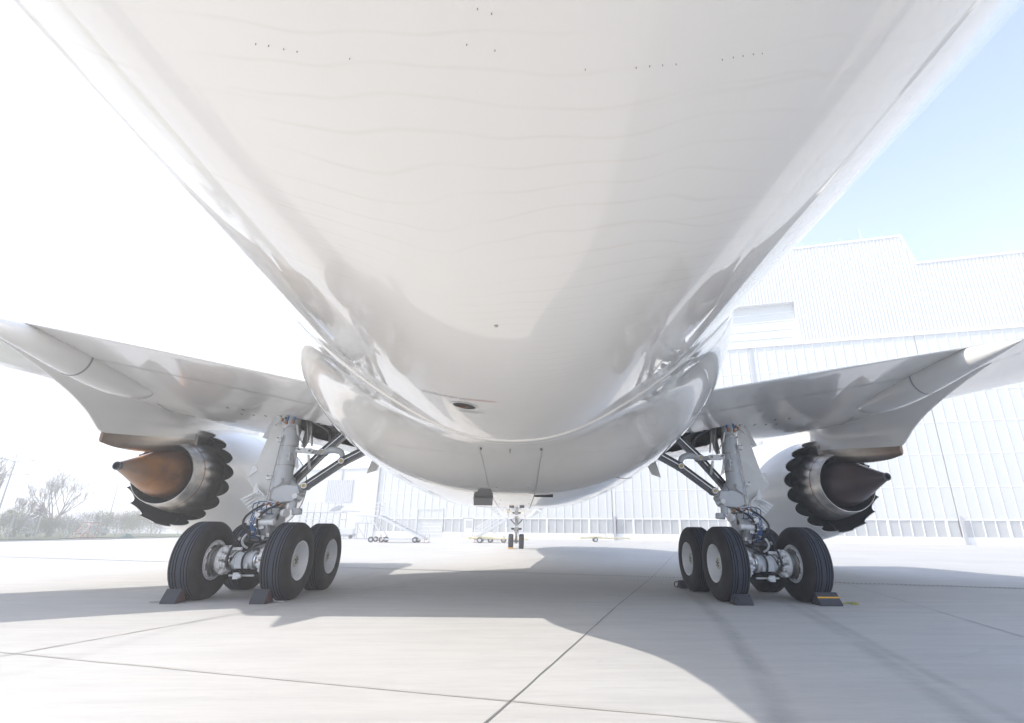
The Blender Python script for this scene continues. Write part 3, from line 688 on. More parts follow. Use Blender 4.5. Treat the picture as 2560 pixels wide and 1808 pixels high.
# ------------------------------------------------------------------ landing gear
TR, TW = .678, .47
def tyre_prof(r, w, grooves=(-.30, -.20, -.10, .10, .20, .30)):
    h = w / 2; P = [(-h * .80, r * .50), (-h * .93, r * .56), (-h, r * .68), (-h * 1.0, r * .78), (-h * .94, r * .88), (-h * .82, r * .955), (-h * .66, r * .992)]
    gw = w * .019; gd = r * .024
    for q in grooves:
        x = q * w; rr = r * (1.0 - .004 * (q / .3) ** 2); P += [(x - gw, rr), (x - gw * .6, rr - gd), (x + gw * .6, rr - gd), (x + gw, rr)]
    P += [(h * .66, r * .992), (h * .82, r * .955), (h * .94, r * .88), (h, r * .78), (h, r * .68), (h * .93, r * .56), (h * .80, r * .50)]
    return P
def wheel(par, X, Y, r, w, d, s, big=True):
    """d=+1: dished outer face looks towards +X (before mirroring)"""
    c = (X, Y, r - .012); ax = (1, 0, 0)
    mb = MB(); mb.lathe(tyre_prof(r, w, (-.30, -.20, -.10, .10, .20, .30) if big else (-.25, -.08, .08, .25)), c, ax, 96)
    # flatten the contact patch
    i0 = 6; K = len(tyre_prof(r, w, (-.30, -.20, -.10, .10, .20, .30) if big else (-.25, -.08, .08, .25))) - 1
    for i in range(K):
        if 6 <= i <= K - 7:
            q_ = (i - 7) % 4; gm = 2 if (0 <= i - 7 and i < K - 7 and q_ in (0, 1, 2)) else 1
            for k in range(96): mb.m[i * 96 + k] = gm
    mb.v = [(v[0] + (0 if v[2] > .03 else (v[0] - X) * .03), v[1], max(v[2], .002)) for v in mb.v]
    ty = mb.build("tyre", [M_tyre, M_tread, M_groove], par, smooth=30, mirror=s)
    q = r / .678; h = w / 2
    mb = MB()
    P = [(d * h * .60, .30 * q), (d * h * .80, .335 * q), (d * h * .90, .350 * q), (d * h * .93, .345 * q), (d * h * .90, .325 * q), (d * h * .74, .315 * q), (d * h * .60, .300 * q), (d * h * .30, .285 * q), (d * h * .08, .265 * q), (d * h * .0, .23 * q), (d * h * .02, .16 * q), (d * h * .16, .135 * q), (d * h * .48, .128 * q), (d * h * .52, .115 * q)]
    mb.lathe(P, c, ax, 64)
    mb.lathe([(-d * h * .66, .30 * q), (-d * h * .86, .350 * q), (-d * h * .90, .345 * q), (-d * h * .86, .318 * q), (-d * h * .4, .300 * q), (0, .29 * q)], c, ax, 64)
    rim = mb.build("rim", M_rim, par, smooth=35, mirror=s)
    mb = MB(); mb.lathe([(d * h * .50, .118 * q), (d * h * .58, .108 * q), (d * h * .60, .08 * q), (d * h * .60, .0005)], c, ax, 32); mb.build("hub_cap", M_cap if big else M_rim, par, smooth=35, mirror=s)
    if big:
        mb = MB()
        for k in range(5):
            a = 2 * math.pi * k / 5 + .4; mb.lathe([(d * (h * .60 + .004), .0005), (d * (h * .60 + .004), .020)], (X, c[1] + .052 * math.cos(a), c[2] + .052 * math.sin(a)), ax, 12)
        mb.lathe([(d * (h * .60 + .003), .0005), (d * (h * .60 + .003), .022)], c, ax, 12)
        mb.build("hub_holes", M_slot, par, mirror=s, smooth=0)
        mb = MB()
        for k in range(10):
            a = 2 * math.pi * k / 10; mb.lathe([(d * h * .02, .016), (d * h * .14, .016), (d * h * .16, .010), (d * h * .16, .0005)], (X, c[1] + .205 * math.cos(a), c[2] + .205 * math.sin(a)), ax, 8)
        mb.build("wheel_nuts", M_rim, par, mirror=s, smooth=30)
    return ty
def brake(par, X, Y, d, s):
    """stack on the inner side of the wheel, d points from the wheel to the truck centre"""
    z = TR - .012; c = (X, Y, z); ax = (1, 0, 0); h = TW / 2
    mb = MB(); mb.lathe([(d * (h * .5), .27), (d * (h + .0), .27), (d * (h + .0), .255), (d * (h + .015), .25), (d * (h + .015), .262), (d * (h + .05), .262), (d * (h + .05), .245), (d * (h + .065), .245), (d * (h + .065), .258), (d * (h + .10), .258), (d * (h + .10), .12)], c, ax, 48)
    mb.build("brake_stack", M_steel, par, smooth=30, mirror=s)
    # scalloped drive lugs round the rim
    mb = MB(); n = 144
    rows = [[], []]
    for k in range(n):
        a = 2 * math.pi * k / n; r1 = .315 + .0; r2 = .268 + .022 * (1 if math.cos(a * 9) > .2 else (0 if math.cos(a * 9) < -.2 else (math.cos(a * 9) + .2) / .4))
        for j, rr in enumerate((r1, r2)): rows[j].append((X + d * (h * .87 + (.0 if j == 0 else .01)), Y + rr * math.cos(a), z + rr * math.sin(a)))
    mb.grid(rows, closed=True); mb.build("drive_lugs", M_rim, par, smooth=30, mirror=s)
    mb = MB()
    for k in range(9):
        a = 2 * math.pi * k / 9 + .2; cc = (X, Y + .283 * math.cos(a), z + .283 * math.sin(a)); mb.lathe([(d * (h * .87 + .005), .018), (d * (h * .87 + .02), .018), (d * (h * .87 + .02), .0005)], cc, ax, 8)
    mb.build("lug_bolts", M_steel, par, smooth=30, mirror=s)
    # actuator ring: chunky white pistons
    mb = MB(); mb.lathe([(d * (h + .10), .235), (d * (h + .155), .235), (d * (h + .155), .10)], c, ax, 36)
    for k in range(8):
        a = 2 * math.pi * (k + .5) / 8; cc = (X, Y + .185 * math.cos(a), z + .185 * math.sin(a))
        mb.lathe([(d * (h + .14), .055), (d * (h + .215), .055), (d * (h + .225), .045), (d * (h + .225), .026), (d * (h + .26), .026), (d * (h + .26), .0005)], cc, ax, 14)
        M3 = Matrix.Rotation(a, 3, 'X'); mb.box(Vector((X + d * (h + .17), Y, z)) + M3 @ Vector((0, .235, 0)), (.06, .05, .075), M3); mb.box(Vector((X + d * (h + .235), Y, z)) + M3 @ Vector((0, .15, .04)), (.03, .10, .03), M3)
    mb.build("brake_actuators", M_gearw, par, smooth=30, mirror=s, bevel=.004)
def spring(mb, a, b, r, turns, wr=.006):
    a, b = Vector(a), Vector(b); d = (b - a); L = d.length; d.normalize(); x = d.cross(Vector((0, 1, .2))).normalized(); y = d.cross(x); n = turns * 10
    mb.tube([a + d * L * i / n + (x * math.cos(2 * math.pi * i / 10) + y * math.sin(2 * math.pi * i / 10)) * r for i in range(n + 1)], wr, 5)
def pin(par, c, ax, r, L, s, mt=None, core=None):
    mb = MB(); mb.lathe([(-L / 2, r * .6), (-L / 2, r), (L / 2, r), (L / 2, r * .62), (L / 2 - .02, r * .6)], c, ax, 24); mb.lathe([(-L / 2, r * .6), (-L / 2, .0005)], c, ax, 24)
    o = mb.build("pin_collar", mt or M_gearw, par, smooth=35, mirror=s)
    mb = MB(); mb.lathe([(-L / 2 - .003, r * .58), (-L / 2 - .003, .0005)], c, ax, 20); mb.lathe([(-L / 2 - .006, r * .62), (-L / 2 - .006, r * .42), (-L / 2 + .01, r * .40)], c, ax, 20); mb.build("bushing", core or M_brass, par, smooth=35, mirror=s)
WB, LSP, GX = .775, .770, 4.90
def main_gear(s):
    # the part's own mesh: outer cylinder
    mb = MB(); top = Vector((4.80, 0, 3.62)); bot_ = Vector((4.875, 0, 1.78)); ax = bot_ - top
    L = ax.length
    mb.lathe([(0, .0005), (0, .12), (.28, .125), (.31, .15), (.34, .168), (.62, .172), (.66, .18), (L - .55, .184), (L - .5, .20), (L - .02, .205), (L, .19), (L, .0005)], top, ax, 40)
    g_ = mb.build("landing_gear", M_gear, air, smooth=35, mirror=s)
    def b(mbx, name, mt, **k): return mbx.build(name, mt, g_, mirror=s, **k)
    for q in (.36, .72, 1.12, 1.46):
        mb = MB(); c0 = top + ax.normalized() * q; mb.lathe([(-.012, .178), (-.012, .19), (.012, .19), (.012, .178)], c0, ax, 40); b(mb, "clamp_band", M_steel, smooth=35)
    # lower fork / side-brace lug
    mb = MB(); mb.prism([(4.90, -.23, 2.02), (4.66, -.24, 2.09), (4.42, -.22, 2.06), (4.37, -.22, 1.93), (4.47, -.22, 1.76), (4.78, -.23, 1.72), (4.92, -.23, 1.80)], (0, .34, 0))
    mb.lathe([(-.10, .075), (.10, .075), (.10, .0005)], (4.50, -.12, 1.70), (0, 0, 1), 18); mb.lathe([(-.10, .0005), (-.10, .10), (0, .10), (.02, .085)], (4.42, -.08, 1.60), (.1, 0, 1), 18)
    mb.tube([(4.42, -.26, 1.86), (4.30, -.20, 1.80)], [.05, .035], 12)
    b(mb, "brace_lug", M_gear, smooth=35, bevel=.012)
    mb = MB(); mb.lathe([(0, .052), (.03, .052), (.03, .0005)], (4.42, -.27, 1.86), (0, -1, 0), 18); b(mb, "lug_pin", M_gearw, smooth=35)
    # piston and lower casting down to the truck
    mb = MB(); mb.lathe([(0, .135), (.75, .135)], (4.875, 0, 1.80), (.0, 0, -1), 32); b(mb, "shock_piston", M_chrome, smooth=35)
    mb = MB(); mb.lathe([(0, .16), (.06, .17), (.12, .17), (.16, .15), (.42, .15), (.48, .17), (.62, .16), (.72, .12)], (4.885, 0, 1.32), (0, 0, -1), 32)
    mb.prism([(4.72, -.30, 1.46), (4.72, -.12, 1.58), (4.72, .14, 1.58), (4.72, .14, 1.22), (4.72, -.20, 1.16)], (.34, 0, 0)); b(mb, "piston_foot", M_gear, smooth=35, bevel=.012)
    mb = MB(); mb.lathe([(0, .16), (.05, .185), (.16, .185), (.2, .16)], (4.875, 0, 1.80), (0, 0, -1), 32); b(mb, "gland_nut", M_steel, smooth=30)
    # truck beam and axles
    mb = MB(); mb.tube([(GX, -WB - .05, .665), (GX, -.4, .68), (GX, 0, .70), (GX, .4, .68), (GX, WB + .05, .665)], [.115, .125, .17, .125, .115], 24, smooth=3); b(mb, "truck_beam", M_steel, smooth=40)
    for yy in (-WB, WB):
        mb = MB(); mb.lathe([(-.80, .07), (-.58, .07), (-.57, .115), (-.24, .12), (-.22, .145), (.22, .145), (.24, .12), (.57, .115), (.58, .07), (.80, .07)], (GX, yy, TR - .012), (1, 0, 0), 32); b(mb, "axle", M_chrome, smooth=35)
        mb = MB(); mb.lathe([(-.19, .147), (-.19, .165), (-.13, .165), (-.13, .15), (.13, .15), (.13, .165), (.19, .165), (.19, .147)], (GX, yy, TR - .012), (1, 0, 0), 32)
        mb.box((GX, yy - .13, TR - .10), (.24, .06, .10)); b(mb, "axle_collar", M_gear, smooth=35, bevel=.006)
        for d in (-1, 1):
            wheel(g_, GX + d * LSP, yy, TR, TW, d, s); brake(g_, GX + d * LSP, yy, -d, s)
    # torque links aft of the leg
    mb = MB(); mb.prism([(4.72, -.20, 1.62), (4.72, -.52, 1.38), (4.72, -.50, 1.28), (4.72, -.16, 1.40)], (.30, 0, 0)); mb.prism([(4.74, -.50, 1.40), (4.74, -.55, 1.30), (4.74, -.30, .86), (4.74, -.18, .90)], (.26, 0, 0)); b(mb, "torque_link", M_gear, smooth=0, bevel=.01)
    mb = MB()
    for x, r in ((4.66, .062), (5.10, .062)):
        mb.lathe([(-.03, .0005), (-.03, r), (.03, r), (.03, .0005)], (x, -.51, 1.34), (1, 0, 0), 20)
    mb.lathe([(-.20, .05), (.20, .05)], (4.88, -.51, 1.34), (1, 0, 0), 20); b(mb, "torque_link_pin", M_gearw, smooth=35)
    mb = MB(); mb.lathe([(-.04, .0005), (-.04, .085), (.0, .09), (.04, .085), (.05, .04)], (4.56, -.28, 1.52), (1, .4, 0), 20); b(mb, "link_boss", M_gearw, smooth=35)
    # pitch trimmer
    mb = MB(); mb.lathe([(0, .055), (.34, .055), (.35, .04), (.52, .04)], (4.70, -.42, 1.02), (1, -.15, -.05), 18); b(mb, "trim_actuator", M_black, smooth=35)
    mb = MB(); mb.tube([(5.12, -.5, 1.12), (5.17, -.52, 1.02), (5.14, -.52, .92), (5.06, -.5, .86)], .022, 8, smooth=4); b(mb, "guard_hoop", M_gearw)
    # hose rack, hoses
    mb = MB()
    for x in (4.76, 4.86, 4.95, 5.04, 5.12):
        mb.tube([(x, -.42, 1.50), (x, -.46, 1.62), (x - .01, -.47, 1.68), (x - .03, -.44, 1.71)], .010, 6)
    mb.tube([(4.73, -.45, 1.70), (4.95, -.47, 1.735), (5.12, -.45, 1.69)], .010, 6, smooth=3); mb.tube([(4.72, -.42, 1.50), (5.13, -.42, 1.50)], .010, 6)
    mb.tube([(4.80, -.58, 1.20), (5.06, -.58, 1.20)], .012, 6); mb.tube([(4.84, -.57, 1.08), (5.02, -.57, 1.08)], .012, 6); b(mb, "hose_rack", mat("rack_blue", (.04, .09, .2), .4), smooth=40)
    def hose(pts, r, mt, nm="hydraulic_hose"):
        mb = MB(); mb.tube(pts, r, 8, smooth=5); b(mb, nm, mt, smooth=60)
    hose([(4.93, -.40, 1.68), (5.08, -.50, 1.56), (5.19, -.56, 1.40), (5.17, -.56, 1.25), (5.06, -.55, 1.12), (5.03, -.55, .98)], .021, M_hose)
    hose([(4.62, -.34, 1.70), (4.80, -.46, 1.60), (4.91, -.56, 1.44), (4.93, -.58, 1.30), (4.86, -.56, 1.16), (4.85, -.5, 1.0)], .021, M_hose)
    hose([(4.96, -.42, 1.62), (5.05, -.54, 1.50), (5.05, -.58, 1.34), (5.0, -.57, 1.18), (4.92, -.5, 1.06)], .011, M_blue)
    hose([(4.85, -.44, 1.60), (4.97, -.54, 1.48), (4.99, -.58, 1.34), (4.95, -.57, 1.18), (4.88, -.5, 1.06)], .011, M_blue)
    hose([(4.90, -.44, 1.61), (5.01, -.55, 1.49), (5.02, -.59, 1.34), (4.98, -.58, 1.18)], .009, M_blue)
    hose([(4.61, -.62, 1.00), (4.74, -.80, .92), (4.84, -.93, .80), (4.87, -.97, .68), (4.85, -.95, .52), (4.78, -.85, .47)], .019, M_hose, "brake_hose")
    hose([(5.11, -.78, 1.00), (5.13, -.92, .88), (5.14, -.97, .72), (5.12, -.97, .58), (5.03, -.93, .50), (4.95, -.85, .50)], .019, M_hose, "brake_hose")
    hose([(4.85, -.94, .80), (4.95, -.97, .83), (5.03, -.97, .76), (5.08, -.95, .66)], .010, M_hose, "brake_hose")
    for p, q in (((4.61, -.62, 1.0), (4.55, -.56, 1.02)), ((5.11, -.78, 1.0), (5.11, -.74, 1.05))):
        mb = MB(); mb.lathe([(0, .026), (.07, .026), (.07, .0005)], p, Vector(q) - Vector(p), 10); b(mb, "hose_fitting", M_chrome, smooth=30)
    rn = random.Random(3)
    for k in range(12):
        mb = MB(); mb.box((rn.uniform(4.74, 5.06), rn.uniform(-.56, -.42), 1.06 + .045 * k), (rn.uniform(.05, .11), rn.uniform(.03, .06), rn.uniform(.03, .08)), Matrix.Rotation(rn.uniform(-.4, .4), 3, 'Y')); b(mb, "valve_block", M_steel if k % 3 else M_gearw, smooth=30, bevel=.004)
    for k in range(8):
        mb = MB(); mb.lathe([(0, .0005), (0, .024), (.05, .024), (.055, .016), (.075, .016), (.075, .0005)], (rn.uniform(4.74, 5.06), -.56, 1.08 + .065 * k), (rn.uniform(-1, 1), -.6, .2), 10); b(mb, "pipe_union", M_chrome, smooth=30)
    for k in range(5):
        mb = MB(); mb.lathe([(0, .0005), (0, .020), (.07, .020), (.07, .0005)], (4.62 + .09 * k, -.42, 1.66 + .02 * (k % 2)), (rn.uniform(-1, 1), .2, .3), 10); b(mb, "hose_coupling", M_copper, smooth=30)
    mb = MB(); mb.box((4.98, -.87, .40), (.10, .06, .11)); mb.lathe([(0, .0005), (0, .035), (.06, .035), (.06, .0005)], (4.88, -.9, .40), (1, 0, 0), 14); mb.box((5.10, -.80, .86), (.12, .05, .05)); mb.lathe([(0, .0005), (0, .03), (.1, .03), (.1, .0005)], (5.0, -.80, .86), (1, 0, 0), 14); mb.tube([(4.7, -.8, .40), (5.15, -.8, .40)], .018, 8); b(mb, "junction_box", M_gearw, smooth=30, bevel=.004)
    mb = MB(); mb.tube([(4.80, -.7, .42), (4.85, 0, .36), (4.86, .7, .42)], .022, 8, smooth=4); mb.tube([(5.02, -.7, .44), (4.98, 0, .38), (4.98, .7, .44)], .022, 8, smooth=4); mb.box((4.92, -.35, .44), (.2, .3, .12)); mb.box((4.92, .35, .44), (.2, .3, .12)); b(mb, "brake_rod", M_dark, smooth=40)
    # side braces
    def brace(a, mid, up, r, y):
        for p, q, w0 in ((a, mid, .115), (mid, up, .125)):
            p, q = Vector(p), Vector(q); d = (q - p).normalized(); n_ = d.cross(Vector((0, 1, 0))).normalized()
            mb = MB(); mb.beam(p + d * .05, q - d * .02, .12, w0, up=n_)      # box web
            for e in (-1, 1): mb.beam(p + n_ * e * w0 * .55, q + n_ * e * w0 * .55, .17, .022, up=n_)   # flanges: an I-section
            mb.lathe([(-.085, .0005), (-.085, .085), (.085, .085), (.085, .0005)], p, (0, 1, 0), 22); mb.lathe([(-.09, .0005), (-.09, .085), (.09, .085), (.09, .0005)], q, (0, 1, 0), 22)
            b(mb, "side_brace", M_black, smooth=30, bevel=.006)
            mb = MB(); mb.beam(p + n_ * .0 + Vector((0, -.098, 0)), q + Vector((0, -.098, 0)), .008, .012, up=n_); b(mb, "brace_tube", M_chrome)
        for p in (a, mid):
            pin(g_, p, (0, 1, 0), .058, .24, s)
    brace((4.72, .27, 2.22), (4.19, .25, 2.83), (3.45, .20, 3.55), .07, .25)
    brace((4.29, -.14, 2.07), (3.59, -.18, 2.58), (2.70, -.25, 3.05), .07, -.2)
    mb = MB(); mb.tube([(4.72, .12, 2.20), (4.60, .0, 2.08), (4.45, -.1, 2.02), (4.29, -.05, 2.05)], [.07, .075, .075, .06], 14, smooth=3); b(mb, "brace_knuckle", M_gear, smooth=40)
    mb = MB(); mb.tube([(4.19, .2, 2.80), (3.95, .08, 2.86), (3.72, .0, 2.80), (3.62, -.12, 2.62)], [.05, .075, .06, .05], 12, smooth=3); b(mb, "lock_arm", M_gear, smooth=40)
    mb = MB(); mb.prism([(4.78, -.06, 2.89), (4.66, -.06, 2.90), (4.55, -.06, 2.87), (4.34, -.06, 2.87), (4.28, -.06, 2.83), (4.34, -.06, 2.76), (4.60, -.06, 2.77), (4.76, -.06, 2.81)], (0, .09, 0)); b(mb, "lock_link", M_gearw, smooth=0, bevel=.01)
    mb = MB(); mb.prism([(4.36, -.02, 2.86), (4.16, .16, 2.85), (4.16, .16, 2.76), (4.36, -.02, 2.76)], (0, .05, 0)); b(mb, "lock_link", M_gear, smooth=0, bevel=.01)
    for p in ((4.74, -.075, 2.85), (4.36, -.075, 2.815)): pin(g_, p, (0, 1, 0), .026, .03, s, M_steel, M_slot)
    mb = MB(); mb.prism([(4.66, -.066, 2.86), (4.60, -.066, 2.86), (4.55, -.066, 2.83), (4.60, -.066, 2.83)], (0, .02, 0)); b(mb, "link_slot", M_slot, smooth=0)
    mb = MB(); spring(mb, (4.64, -.10, 2.77), (4.54, -.12, 2.44), .028, 16); spring(mb, (4.43, .06, 2.75), (4.37, .10, 2.45), .028, 15); b(mb, "lock_spring", M_gearw, smooth=60)
    mb = MB(); mb.tube([(4.66, -.15, 3.35), (4.60, -.15, 3.13)], .035, 12); mb.tube([(4.60, -.15, 3.13), (4.48, -.10, 2.88)], .012, 8); b(mb, "unlock_actuator", M_steel)
    mb = MB(); mb.tube([(4.90, -.19, 3.12), (4.93, -.205, 2.87), (4.95, -.21, 2.49), (4.975, -.22, 2.17), (5.0, -.23, 1.74)], .013, 8)
    mb.tube([(4.75, -.21, 2.22), (4.72, -.25, 2.13), (4.82, -.26, 2.05), (4.93, -.25, 1.98), (4.94, -.24, 1.78)], .010, 6, smooth=4); mb.tube([(4.78, -.21, 2.22), (4.75, -.25, 2.12), (4.86, -.26, 2.03), (4.96, -.25, 1.95), (4.97, -.24, 1.78)], .008, 6, smooth=4); b(mb, "hydraulic_pipe", M_steel)
    for z, x in ((3.03, 4.99), (2.24, 5.06)):
        mb = MB(); mb.box((x, -.12, z), (.10, .13, .09), Matrix.Rotation(.2, 3, 'Y')); mb.lathe([(0, .0005), (0, .016), (.04, .016)], (x, -.2, z + .02), (0, -1, 0), 8); b(mb, "door_bracket", M_gearw, smooth=30, bevel=.008)
    mb = MB(); mb.box((4.72, -.18, 2.72), (.07, .08, .035)); mb.box((4.72, -.18, 2.62), (.07, .08, .035)); mb.lathe([(-.1, .02), (.1, .02)], (4.69, -.22, 2.66), (0, 0, 1), 10); b(mb, "valve_block", M_gear, smooth=30, bevel=.006)
    # upper attachment hardware
    mb = MB()
    for x0, y0, z0, x1, y1, z1, r in ((4.95, .0, 3.75, 4.80, -.1, 3.35, .03), (4.72, -.1, 3.7, 4.80, -.12, 3.38, .03), (4.62, .1, 3.72, 4.50, .1, 3.05, .028), (4.55, .2, 3.7, 4.42, .15, 2.95, .02)):
        mb.tube([(x0, y0, z0), (x1, y1, z1)], r, 8)
    mb.prism([(4.63, .24, 3.60), (4.50, .24, 3.60), (4.56, .24, 3.05), (4.62, .24, 2.92), (4.69, .24, 2.95)], (0, .05, 0)); b(mb, "trunnion_hardware", M_steel, smooth=35)
    mb = MB(); mb.tube([(4.93, -.12, 3.66), (4.86, -.2, 3.52), (4.88, -.2, 3.40)], .022, 8, smooth=4); mb.tube([(4.72, -.12, 3.66), (4.70, -.2, 3.54), (4.74, -.2, 3.42)], .022, 8, smooth=4); b(mb, "trunnion_hose", M_blue, smooth=60)
    for x, z in ((4.88, 3.42), (4.74, 3.44), (4.97, 3.48)):
        mb = MB(); mb.lathe([(0, .0005), (0, .028), (.07, .028), (.07, .0005)], (x, -.2, z), (0, 0, -1), 10); b(mb, "trunnion_coupling", M_copper, smooth=30)
    # doors
    D = [(5.23, .10, 3.66), (5.53, .12, 2.50), (5.61, .12, 2.50), (5.67, .12, 2.25), (5.41, .12, 1.93), (5.15, .10, 1.87), (5.03, .02, 2.24), (5.03, .0, 2.79), (5.02, .0, 3.31)]
    mb = MB(); mb.prism(D, (.01, .03, 0)); dr_ = b(mb, "gear_door", M_door, smooth=0)
    mb = MB(); mb.prism([(5.50, .10, 2.50), (5.58, .10, 2.50), (5.63, .10, 2.27), (5.45, .10, 2.40)], (0, .012, 0)); b(mb, "door_stiffener", M_gearw, smooth=0)
    mb = MB(); mb.prism([(5.44, .5, 3.80), (5.70, .5, 3.18), (5.60, .5, 3.15), (5.38, .5, 3.62)], (0, .03, 0)); b(mb, "gear_door", M_door, smooth=0)
    mb = MB(); mb.box((5.10, -.02, 3.47), (.035, .05, .30), Matrix.Rotation(-.75, 3, 'Y')); mb.box((5.05, -.06, 3.60), (.17, .06, .08), Matrix.Rotation(-.75, 3, 'Y')); b(mb, "door_hinge_strip", M_door, smooth=0, bevel=.006)
    mb = MB(); E_ = [(5.74, .16, 1.81), (5.53, .16, 1.93), (5.44, .12, 2.02), (5.28, .10, 1.97), (5.14, .05, 1.87), (5.2, .05, 1.72), (5.45, .12, 1.56)]
    mb.prism(E_, (.0, .03, 0)); b(mb, "lower_door", M_door, smooth=0)
    mb = MB()
    for k in range(4):
        t = k / 4; mb.beam(Vector((5.71, .15, 1.79)).lerp(Vector((5.47, .11, 1.58)), t), Vector((5.52, .13, 1.90)).lerp(Vector((5.24, .04, 1.74)), t), .03, .014, up=(0, 1, 0))
    b(mb, "door_rib", M_gearw, smooth=0)
    mb = MB(); mb.prism([(5.39, .0, 2.12), (5.36, .0, 2.13), (5.30, .0, 2.00), (5.24, .0, 1.92), (5.33, .0, 1.90), (5.42, .0, 1.96)], (0, .02, 0)); mb.beam((5.56, .08, 1.84), (5.30, .0, 1.96), .04, .03); mb.beam((5.32, -.02, 2.02), (5.12, -.06, 1.86), .05, .025); b(mb, "door_crank", M_gearw, smooth=0, bevel=.004)
    return g_
for s in (-1, 1): main_gear(s)

def nose_gear():
    Y0 = 25.83; X0 = .0
    mb = MB(); mb.lathe([(0, .13), (1.0, .125), (1.02, .10), (1.3, .10)], (X0, Y0 + .1, 2.9), (0, -.04, -1), 24)
    g_ = mb.build("nose_landing_gear", M_gear, air, smooth=35)
    def b(mbx, name, mt, **k): return mbx.build(name, mt, g_, **k)
    mb = MB(); mb.lathe([(0, .07), (.8, .07)], (X0, Y0 + .05, 1.35), (0, 0, -1), 20); b(mb, "shock_piston", M_chrome)
    mb = MB(); mb.tube([(-.5, Y0, .5), (.5, Y0, .5)], .06, 14); mb.lathe([(-.15, .09), (.1, .11)], (0, Y0, .5), (0, 0, 1), 14); b(mb, "axle", M_gear)
    for d in (-1, 1): wheel(g_, d * .375, Y0, .508, .36, d, 1, big=False)
    mb = MB(); mb.box((0, Y0 - .16, 1.75), (.28, .08, .40)); mb.box((0, Y0 - .15, 1.35), (.30, .14, .22)); b(mb, "steering_collar", M_gear, bevel=.01)
    mb = MB()
    for e in (-1, 1):
        mb.lathe([(0, .0005), (0, .07), (.24, .07), (.24, .0005)], (e * .14, Y0 - .1, 1.33), (e, 0, .1), 14); mb.lathe([(0, .0005), (0, .05), (.03, .05), (.03, .0005)], (e * .11, Y0 - .2, 1.23), (0, -1, 0), 14)
    b(mb, "steering_actuator", M_black)
    mb = MB()
    for e in (-1, 1):
        mb.beam((e * .10, Y0 - .12, 1.2), (e * .03, Y0 - .42, .85), .035, .05); mb.beam((e * .03, Y0 - .42, .85), (e * .08, Y0 - .1, .5), .035, .05)
    b(mb, "torque_link", M_steel, smooth=0)
    mb = MB()
    for e in (-1, 1): mb.beam((e * .12, Y0 + .1, 1.65), (e * .62, Y0 + .9, 2.25), .05, .05)
    b(mb, "drag_brace", M_black, smooth=0)
    for e in (-1, 1):
        mb = MB(); mb.prism([(e * .62, Y0 - .9, 2.35), (e * .62, Y0 + .7, 2.3), (e * .68, Y0 + .7, 1.50), (e * .70, Y0 - .8, 1.40)], (e * .025, 0, 0)); b(mb, "gear_door", M_nac, smooth=0)
    mb = MB(); mb.tube([(.08, Y0 - .2, 1.3), (.16, Y0 - .3, 1.0), (.06, Y0 - .25, .7)], .014, 6, smooth=4); b(mb, "hydraulic_hose", M_hose)
    mb = MB()
    for e in (-.08, .08): mb.lathe([(0, .0005), (0, .045), (.05, .05), (.05, .0005)], (e, Y0 - .20, 1.62), (0, -1, 0), 12)
    b(mb, "taxi_light", M_chrome)
nose_gear()

# ------------------------------------------------------------------ chocks
def chock(x, y, w_, d_, h, label, side=None, ribs=True, stripe=False, loop=None, rope=None, group="wheel chocks"):
    c = empty("wheel_chock", (x, y, 0), label, "chock", group)
    mb = MB(); y0, y1 = y - d_ / 2, y + d_ / 2
    n = 9 if ribs else 1
    prof = [(y0, 0.0), (y0, .03)]
    for k in range(n):
        a, b_ = k / n, (k + 1) / n; ya, yb = lerp(y0, y1 - .06, a), lerp(y0, y1 - .06, b_); za, zb = lerp(.03, h, a), lerp(.03, h, b_)
        if ribs: prof += [(ya, za + .014), (lerp(ya, yb, .6), lerp(za, zb, .6) + .014), (lerp(ya, yb, .65), lerp(za, zb, .65)), (yb, zb)]
        else: prof += [(yb, zb)]
    prof += [(y1, h), (y1 + .03, h * .55), (y1 + .10, 0)]
    P = [(x - w_ / 2, a, b_) for a, b_ in prof]; mb.prism(P, (w_, 0, 0)); mb.build("chock_body", M_chock, c, smooth=0)
    if side:
        mb = MB(); mb.prism([(x + side * (w_ / 2 + .001), a, b_ * .97 + .002) for a, b_ in [(y0 + .02, .01), (y0 + .02, .03), (y1 - .06, h), (y1, h), (y1 + .08, .01)]], (side * .004, 0, 0)); mb.build("worn_side", M_chockred, c, smooth=0)
    if stripe:
        mb = MB(); t0, t1 = .50, .62; yy0, yy1 = lerp(y0, y1 - .06, t0), lerp(y0, y1 - .06, t1); z0, z1 = lerp(.03, h, t0) + .004, lerp(.03, h, t1) + .004
        mb.add([(x - w_ / 2 + .002, yy0, z0), (x + w_ / 2 - .002, yy0, z0), (x + w_ / 2 - .002, yy1, z1), (x - w_ / 2 + .002, yy1, z1)], [(0, 1, 2, 3)]); mb.build("yellow_stripe", M_stripe, c, smooth=0)
    if loop:
        mb = MB(); mb.tube([(loop + .055 * math.cos(t), y0 + .05, .085 + .06 * math.sin(t)) for t in [2 * math.pi * k / 16 for k in range(17)]], .012, 6); mb.build("handle_loop", M_hose, c)
    if rope:
        pts, mt = rope; mb = MB(); mb.tube(pts, .011, 6, smooth=5); mb.build("rope", mt, c)
    return c
chock(-5.74, -1.33, .25, .18, .22, "ribbed black rubber chock with a worn red side, behind the outer left wheel", side=1, rope=([(-5.89, -1.2, .05), (-6.0, -1.22, .02), (-6.12, -1.28, .015), (-6.02, -1.18, .015), (-6.15, -1.2, .015)], M_rope))
chock(-4.27, -1.33, .25, .18, .22, "ribbed black rubber chock with frayed grey rope, behind the inner left wheel", side=1, rope=([(-4.12, -1.18, .06), (-4.05, -1.2, .02), (-3.93, -1.16, .015), (-4.0, -1.22, .015), (-3.88, -1.24, .015)], M_rope))
